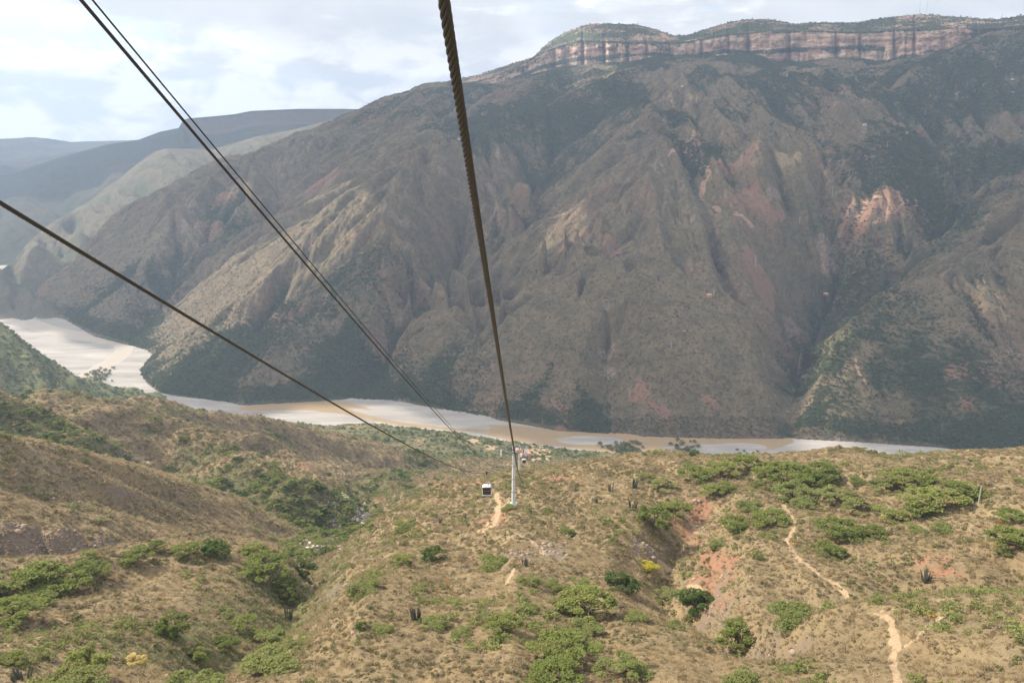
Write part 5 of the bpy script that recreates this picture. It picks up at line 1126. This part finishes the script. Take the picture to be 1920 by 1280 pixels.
# --- cabins
def make_cabin():
    e = empty('cable_car_cabin', (0, 0, 0))
    W, Dp, Hh = 2.0, 1.9, 2.15; zt = -2.9     # roof level below the rope grip
    def prism(bm, z0, z1, w0, w1, d0, d1, ch=.22):
        def ring(z, w_, d_): return [bm.verts.new((sx * a, sy * b, z)) for sx, sy, a, b in [(1, -1, w_ / 2 - ch, d_ / 2), (1, -1, w_ / 2, d_ / 2 - ch), (1, 1, w_ / 2, d_ / 2 - ch), (1, 1, w_ / 2 - ch, d_ / 2), (-1, 1, w_ / 2 - ch, d_ / 2), (-1, 1, w_ / 2, d_ / 2 - ch), (-1, -1, w_ / 2, d_ / 2 - ch), (-1, -1, w_ / 2 - ch, d_ / 2)]]
        a, b = ring(z0, w0, d0), ring(z1, w1, d1)
        for i in range(8): bm.faces.new([a[i], a[(i + 1) % 8], b[(i + 1) % 8], b[i]])
        bm.faces.new(a[::-1]); bm.faces.new(b)
    part('roof', lambda bm: (prism(bm, zt - .22, zt, 1.86, 1.5, 1.76, 1.4), box(bm, (0, 0, zt + .04), (.7, .9, .1))), M_PALEG, e)
    part('body', lambda bm: prism(bm, zt - .95, zt - .2, W - .06, 1.80, Dp - .06, 1.70), M_WHITE, e)
    part('lower_body', lambda bm: prism(bm, zt - Hh, zt - .93, 1.92, W, 1.86, Dp), M_WHITE, e)
    # windows: front, rear, sides; frames stand proud of the body
    for s in (-1, 1):
        part('window', lambda bm: box(bm, (0, s * (Dp / 2 - .055), zt - .56), (1.78, .05, .84), Matrix.Rotation(s * 0.065, 4, 'X')), M_DARKG, e)
        part('lower_window', lambda bm: box(bm, (0, s * (Dp / 2 - .035), zt - 1.38), (1.80, .07, .86), Matrix.Rotation(-s * 0.016, 4, 'X')), M_DARKG, e)
        part('side_window', lambda bm: box(bm, (s * (W / 2 - .055), 0, zt - .62), (.05, 1.34, .78), Matrix.Rotation(-s * 0.09, 4, 'Y')), M_DARKG, e)
        part('sill_band', lambda bm: box(bm, (0, s * (Dp / 2 + .01), zt - .99), (1.9, .07, .07)), M_BLACK, e)
        part('bumper', lambda bm: box(bm, (0, s * (Dp / 2 - .03), zt - Hh + .12), (1.5, .1, .12)), M_STEEL, e)
    dr = part('door', lambda bm: (box(bm, (W / 2 + .0, -.36, zt - 1.15), (.04, .66, 1.75)), box(bm, (W / 2 + .0, .36, zt - 1.15), (.04, .66, 1.75))), M_WHITE, e)
    part('door_pane', lambda bm: (box(bm, (W / 2 + .03, -.36, zt - .75), (.03, .5, .8)), box(bm, (W / 2 + .03, .36, zt - .75), (.03, .5, .8))), M_DARKG, dr)
    part('hanger_arm', lambda bm: (cyl(bm, (0, 0, -.1), (.02, 0, -1.9), .07, n=8), cyl(bm, (.02, 0, -1.9), (.35, 0, -2.65), .07, n=8), cyl(bm, (.35, 0, -2.65), (.35, 0, -2.9), .07, n=8), cyl(bm, (-.45, 0, -2.75), (.55, 0, -2.75), .05, n=8)), M_STEEL, e)
    part('grip', lambda bm: (box(bm, (0, 0, -.05), (.28, .7, .3)), cyl(bm, (-.2, -.25, .1), (.2, -.25, .1), .13, n=10), cyl(bm, (-.2, .25, .1), (.2, .25, .1), .13, n=10)), M_BLACK, e)
    return e
def depth_of_v(curve, u):
    Y = np.linspace(60, t1.y - 5, 800); P = curve(Y); uu, vv = proj(P[:, 0], P[:, 1], P[:, 2]); k = int(np.argmin(np.abs(uu - u))); return P[k]
g1 = depth_of_v(leftc, 912.5)
print('cabin at', g1)
cb = make_cabin(); cb.location = g1; cb.scale = (.68, .68, .68); tag(cb, 'nearer white cable car cabin with dark brown tinted windows', 'cable car', 'cable car cabins')
def copy_tree(o, parent=None):
    c = o.copy(); COL.objects.link(c); c.parent = parent
    for ch in [q for q in D.objects if q.parent == o and q is not c]: copy_tree(ch, c)
    return c
c2 = copy_tree(cb); c2.scale = (.85, .85, .85); tt = 0.5
P0 = Vector((t1.x + GA / 2, t1.y, H1 + .85)); P1 = Vector((t2.x + GA / 2, t2.y, H2 + .85)); c2.location = P0.lerp(P1, tt) - Vector((0, 0, 3.0 * 4 * tt * (1 - tt)))
c2['label'] = 'farther white cable car cabin hanging just right of the white tower'
print('cabin2 px', proj(*c2.location))

# --- tiny towers up the far slope
FT = [(1258, 655, 15, 'pale tower halfway up the brown slope above the river, lowest clear one'), (1416, 500, 20, 'tallest-looking pale T-shaped tower in the middle of the far slope'), (1338, 554, 11, 'short pale tower next to a little reddish hut on the far slope'),
      (1180, 741, 13, 'lowest thin pale tower, just above the riverside trees'), (1560, 369, 17, 'pale tower left of the sunlit yellow scar'), (1499, 419, 10, 'small pale tower below the dark gully head'), (1592, 329, 8, 'tiny pale tower on the bench rim'),
      (1663, 280, 13, 'thin pale tower standing in the dark wood on the upper slope'), (1734, 218, 9, 'small pale tower in the green slope above the bench'), (1791, 172, 9, 'upper pale tower near the foot of the cliff'), (1812, 168, 12, 'white lattice tower near the foot of the cliff at right'), (1878, 35, 10, 'tower on the mesa rim at far right')]
for u, v, hpx, lab in FT:
    p = far.hit(u, v) if v > 60 else Vector(at_r(u, v + 3, 3500))
    if p is None: continue
    h = hpx * 1.15 * (p.y * CP - p.z * SP) / F; h = max(h, 7)
    e = empty('far_cable_tower', p); tag(e, lab, 'cable car tower', 'pale cable car towers up the far slope')
    part('mast', lambda bm: cyl(bm, (0, 0, -1), (0, 0, h), .55, .35, 8), M_CONC, e); part('crossarm', lambda bm: box(bm, (0, 0, h + .2), (6.0, .7, .6)), M_STEEL, e)

# --- houses
M_PLAS = flat_mat('orange_plaster', (0.62, 0.33, 0.17), 0.9, var=0.1, scale=.6); M_TILE = flat_mat('salmon_roof_tiles', (0.58, 0.30, 0.23), 0.85, var=0.15, scale=1.5); M_LIME = flat_mat('whitewashed_wall', (0.75, 0.73, 0.70), 0.9, var=0.06, scale=.6)
M_DOOR = flat_mat('dark_opening', (0.04, 0.035, 0.03), 0.5)
def house(pos, L, W_, H_, yaw, wall, roof, label, name='house', cat='house', group=None):
    e = empty(name, pos, yaw); tag(e, label, cat, group); part('wall', lambda bm: box(bm, (0, 0, H_ / 2 - .5), (L, W_, H_ + 1)), wall, e)
    def rf(bm):
        o = .6; a = [bm.verts.new(c) for c in [(-L / 2 - o, -W_ / 2 - o, H_ - .1), (L / 2 + o, -W_ / 2 - o, H_ - .1), (L / 2 + o, W_ / 2 + o, H_ - .1), (-L / 2 - o, W_ / 2 + o, H_ - .1), (-L / 2 + W_ * .3, 0, H_ + W_ * .30), (L / 2 - W_ * .3, 0, H_ + W_ * .30)]]
        for q in ((0, 1, 5, 4), (1, 2, 5), (2, 3, 4, 5), (3, 0, 4), (3, 2, 1, 0)): bm.faces.new([a[i] for i in q])
    part('roof', rf, roof, e)
    part('door', lambda bm: box(bm, (L * .1, -W_ / 2 - .03, 1.1), (1.3, .12, 2.2)), M_DOOR, e)
    for xx in (-.3, .34): part('window', lambda bm: box(bm, (L * xx, -W_ / 2 - .03, 1.7), (1.3, .12, 1.1)), M_DOOR, e)
    return e
p = near.hit(985, 856); house(p, 14, 9, 6.0, 0.35, M_PLAS, M_TILE, 'orange station house with salmon tiled roof by the river', 'station_house', 'house')
p = near.hit(975, 853); house(p + Vector((-2, 10, 0)), 7, 6, 5.0, 0.1, M_PLAS, M_TILE, 'smaller orange building tucked left behind the station house', 'station_annex', 'house')
for u, v, s, lab, red in [(1280, 163, 1.0, 'white speck of a farmhouse under the first mesa dome', 0), (1634, 134, 1.0, 'white farmhouse high under the long cliff band', 0), (1478, 143, 1.1, 'white farmhouse group strip below the middle of the cliff', 0), (1621, 235, 1.0, 'white farmhouse on the upper green bench', 0),
                       (1700, 250, 0.8, 'white hut in the dark wood of the upper slope', 0), (1898, 150, 1.0, 'white farmhouse near the right edge below the cliff', 0), (1898, 175, .9, 'second white hut below the farmhouse at the right edge', 0), (1282, 620, .45, 'tiny white hut on the middle of the brown slope', 0), (1108, 789, .4, 'tiny white hut above the river trees', 0),
                       (1330, 555, .9, 'little reddish hut beside a pale tower on the far slope', 1), (1548, 553, 1.0, 'little orange hut in the dark green ravine', 1), (1389, 405, .9, 'grey hut beside the red track on the bench', 0), (860, 262, .8, 'white farmhouse in the upper green valley left of centre', 0), (1222, 25, 1, '', 0)]:
    if not lab: continue
    p = far.hit(u, v)
    if p is None: continue
    house(p, 9 * s, 6 * s, 3.2 * s, RNG.uniform(-.5, .5), M_PLAS if red else M_LIME, M_TILE if red else M_STEEL, lab, 'farmhouse', 'house', 'far houses on the mountain')

# --- poles and masts
def pole(u, v, hpx, lab, r=.09, g=near, top=True):
    p = g.hit(u, v); h = hpx * (p.y * CP - p.z * SP) / F / .9; e = empty('utility_pole', p); tag(e, lab, 'pole', 'poles')
    part('shaft', lambda bm: cyl(bm, (0, 0, -.5), (0, 0, h), r * 1.3, r, 8), M_CONC if r < .15 else M_WHITE, e)
    if top: part('crossbar', lambda bm: box(bm, (0, 0, h - .35), (1.1, .1, .1)), M_STEEL, e)
pole(1835, 943, 32, 'pale concrete pole at the right end of the ridge grove', .13, top=False)
pole(1008, 848, 14, 'white pole in the valley right of the orange station house', .22)
pole(974, 846, 14, 'white pole directly left of the orange station house', .22)
for u, lab in ((1723, 'left one of two thin radio masts on the mesa top'), (1736, 'right one of two thin radio masts on the mesa top'), (1268, 'short mast on the saddle between the mesa domes')):
    v0 = np.interp(u, [q[0] for q in sky_l], [q[1] for q in sky_l]); x_, y_, z_ = at_r(u, v0, 3690); h = 62 if u > 1500 else 14
    e = empty('radio_mast', (x_, y_, z_ - 3)); tag(e, lab, 'mast', 'masts on the mesa')
    part('lattice', lambda bm: lattice(bm, (0, 0, 0), (0, 0.01, h), .9, 14, .12), M_STEEL, e); part('antenna', lambda bm: cyl(bm, (0, 0, h), (0, 0, h + 5), .12, n=5), M_WHITE, e)
# skyline trees of the mesa
for k, (u, s_, lab) in enumerate([(1099, 7, 'tiny dark tree on top of the left mesa dome'), (1258, 8, 'first small tree in the saddle between the mesa domes'), (1273, 16, 'broadest tree standing in the saddle between the mesa domes'), (1281, 11, 'tree touching the broadest saddle tree on its right'),
        (1304, 12, 'lone tree at the right side of the mesa saddle'), (1531, 6, 'tiny tree on the flat rim right of the second dome'), (1625, 9, 'left one of two rim trees where the mesa top starts rising'), (1634, 11, 'right one of two rim trees where the mesa top starts rising'),
        (1829, 9, 'small rim tree right of the white speck on the mesa'), (1851, 8, 'small rim tree left of the rim tower'), (1878, 14, 'largest dark tree on the rim beside the far right tower'), (1886, 12, 'middle tree of the row at the far right rim'), (1897, 10, 'small tree right of the middle one at the far right rim'),
        (988, 9, 'tiny tree on the sloping rim left of the first dome'), (1908, 12, 'last dark tree at the right end of the mesa rim')]):
    v0 = np.interp(u, [q[0] for q in sky_l], [q[1] for q in sky_l]); x_, y_, z_ = at_r(u, v0 + 1, 3700 if u < 1600 else 3560)
    place_tree((x_, y_, z_ - 1), s_ * 1.3, 'dark', 3000 + k, 'rim_tree', lab, 'tree', 'dark trees silhouetted on the mesa rim', small=True)
#@@END
# ------------------------------------------------------------------ HAZE
M_HAZE = D.materials.new('canyon_haze'); M_HAZE.use_nodes = True; t = M_HAZE.node_tree; t.nodes.clear()
o_ = N(t, 'ShaderNodeOutputMaterial'); pv = N(t, 'ShaderNodeVolumePrincipled'); t.links.new(pv.outputs[0], o_.inputs['Volume'])
pv.inputs['Color'].default_value = (0.58, 0.74, 1.0, 1); pv.inputs['Density'].default_value = 1.15e-4; pv.inputs['Anisotropy'].default_value = 0.2
x0, x1, y0, y1, z0, z1 = -13000, 13000, -900, 11600, FLOOR - 22, 560
bm = bmesh.new(); bmesh.ops.create_cube(bm, size=1)
for v in bm.verts: v.co = ((v.co.x + .5) * (x1 - x0) + x0, (v.co.y + .5) * (y1 - y0) + y0, (v.co.z + .5) * (z1 - z0) + z0)
o = obj_bm('haze', bm, M_HAZE); tag(o, kind='stuff')
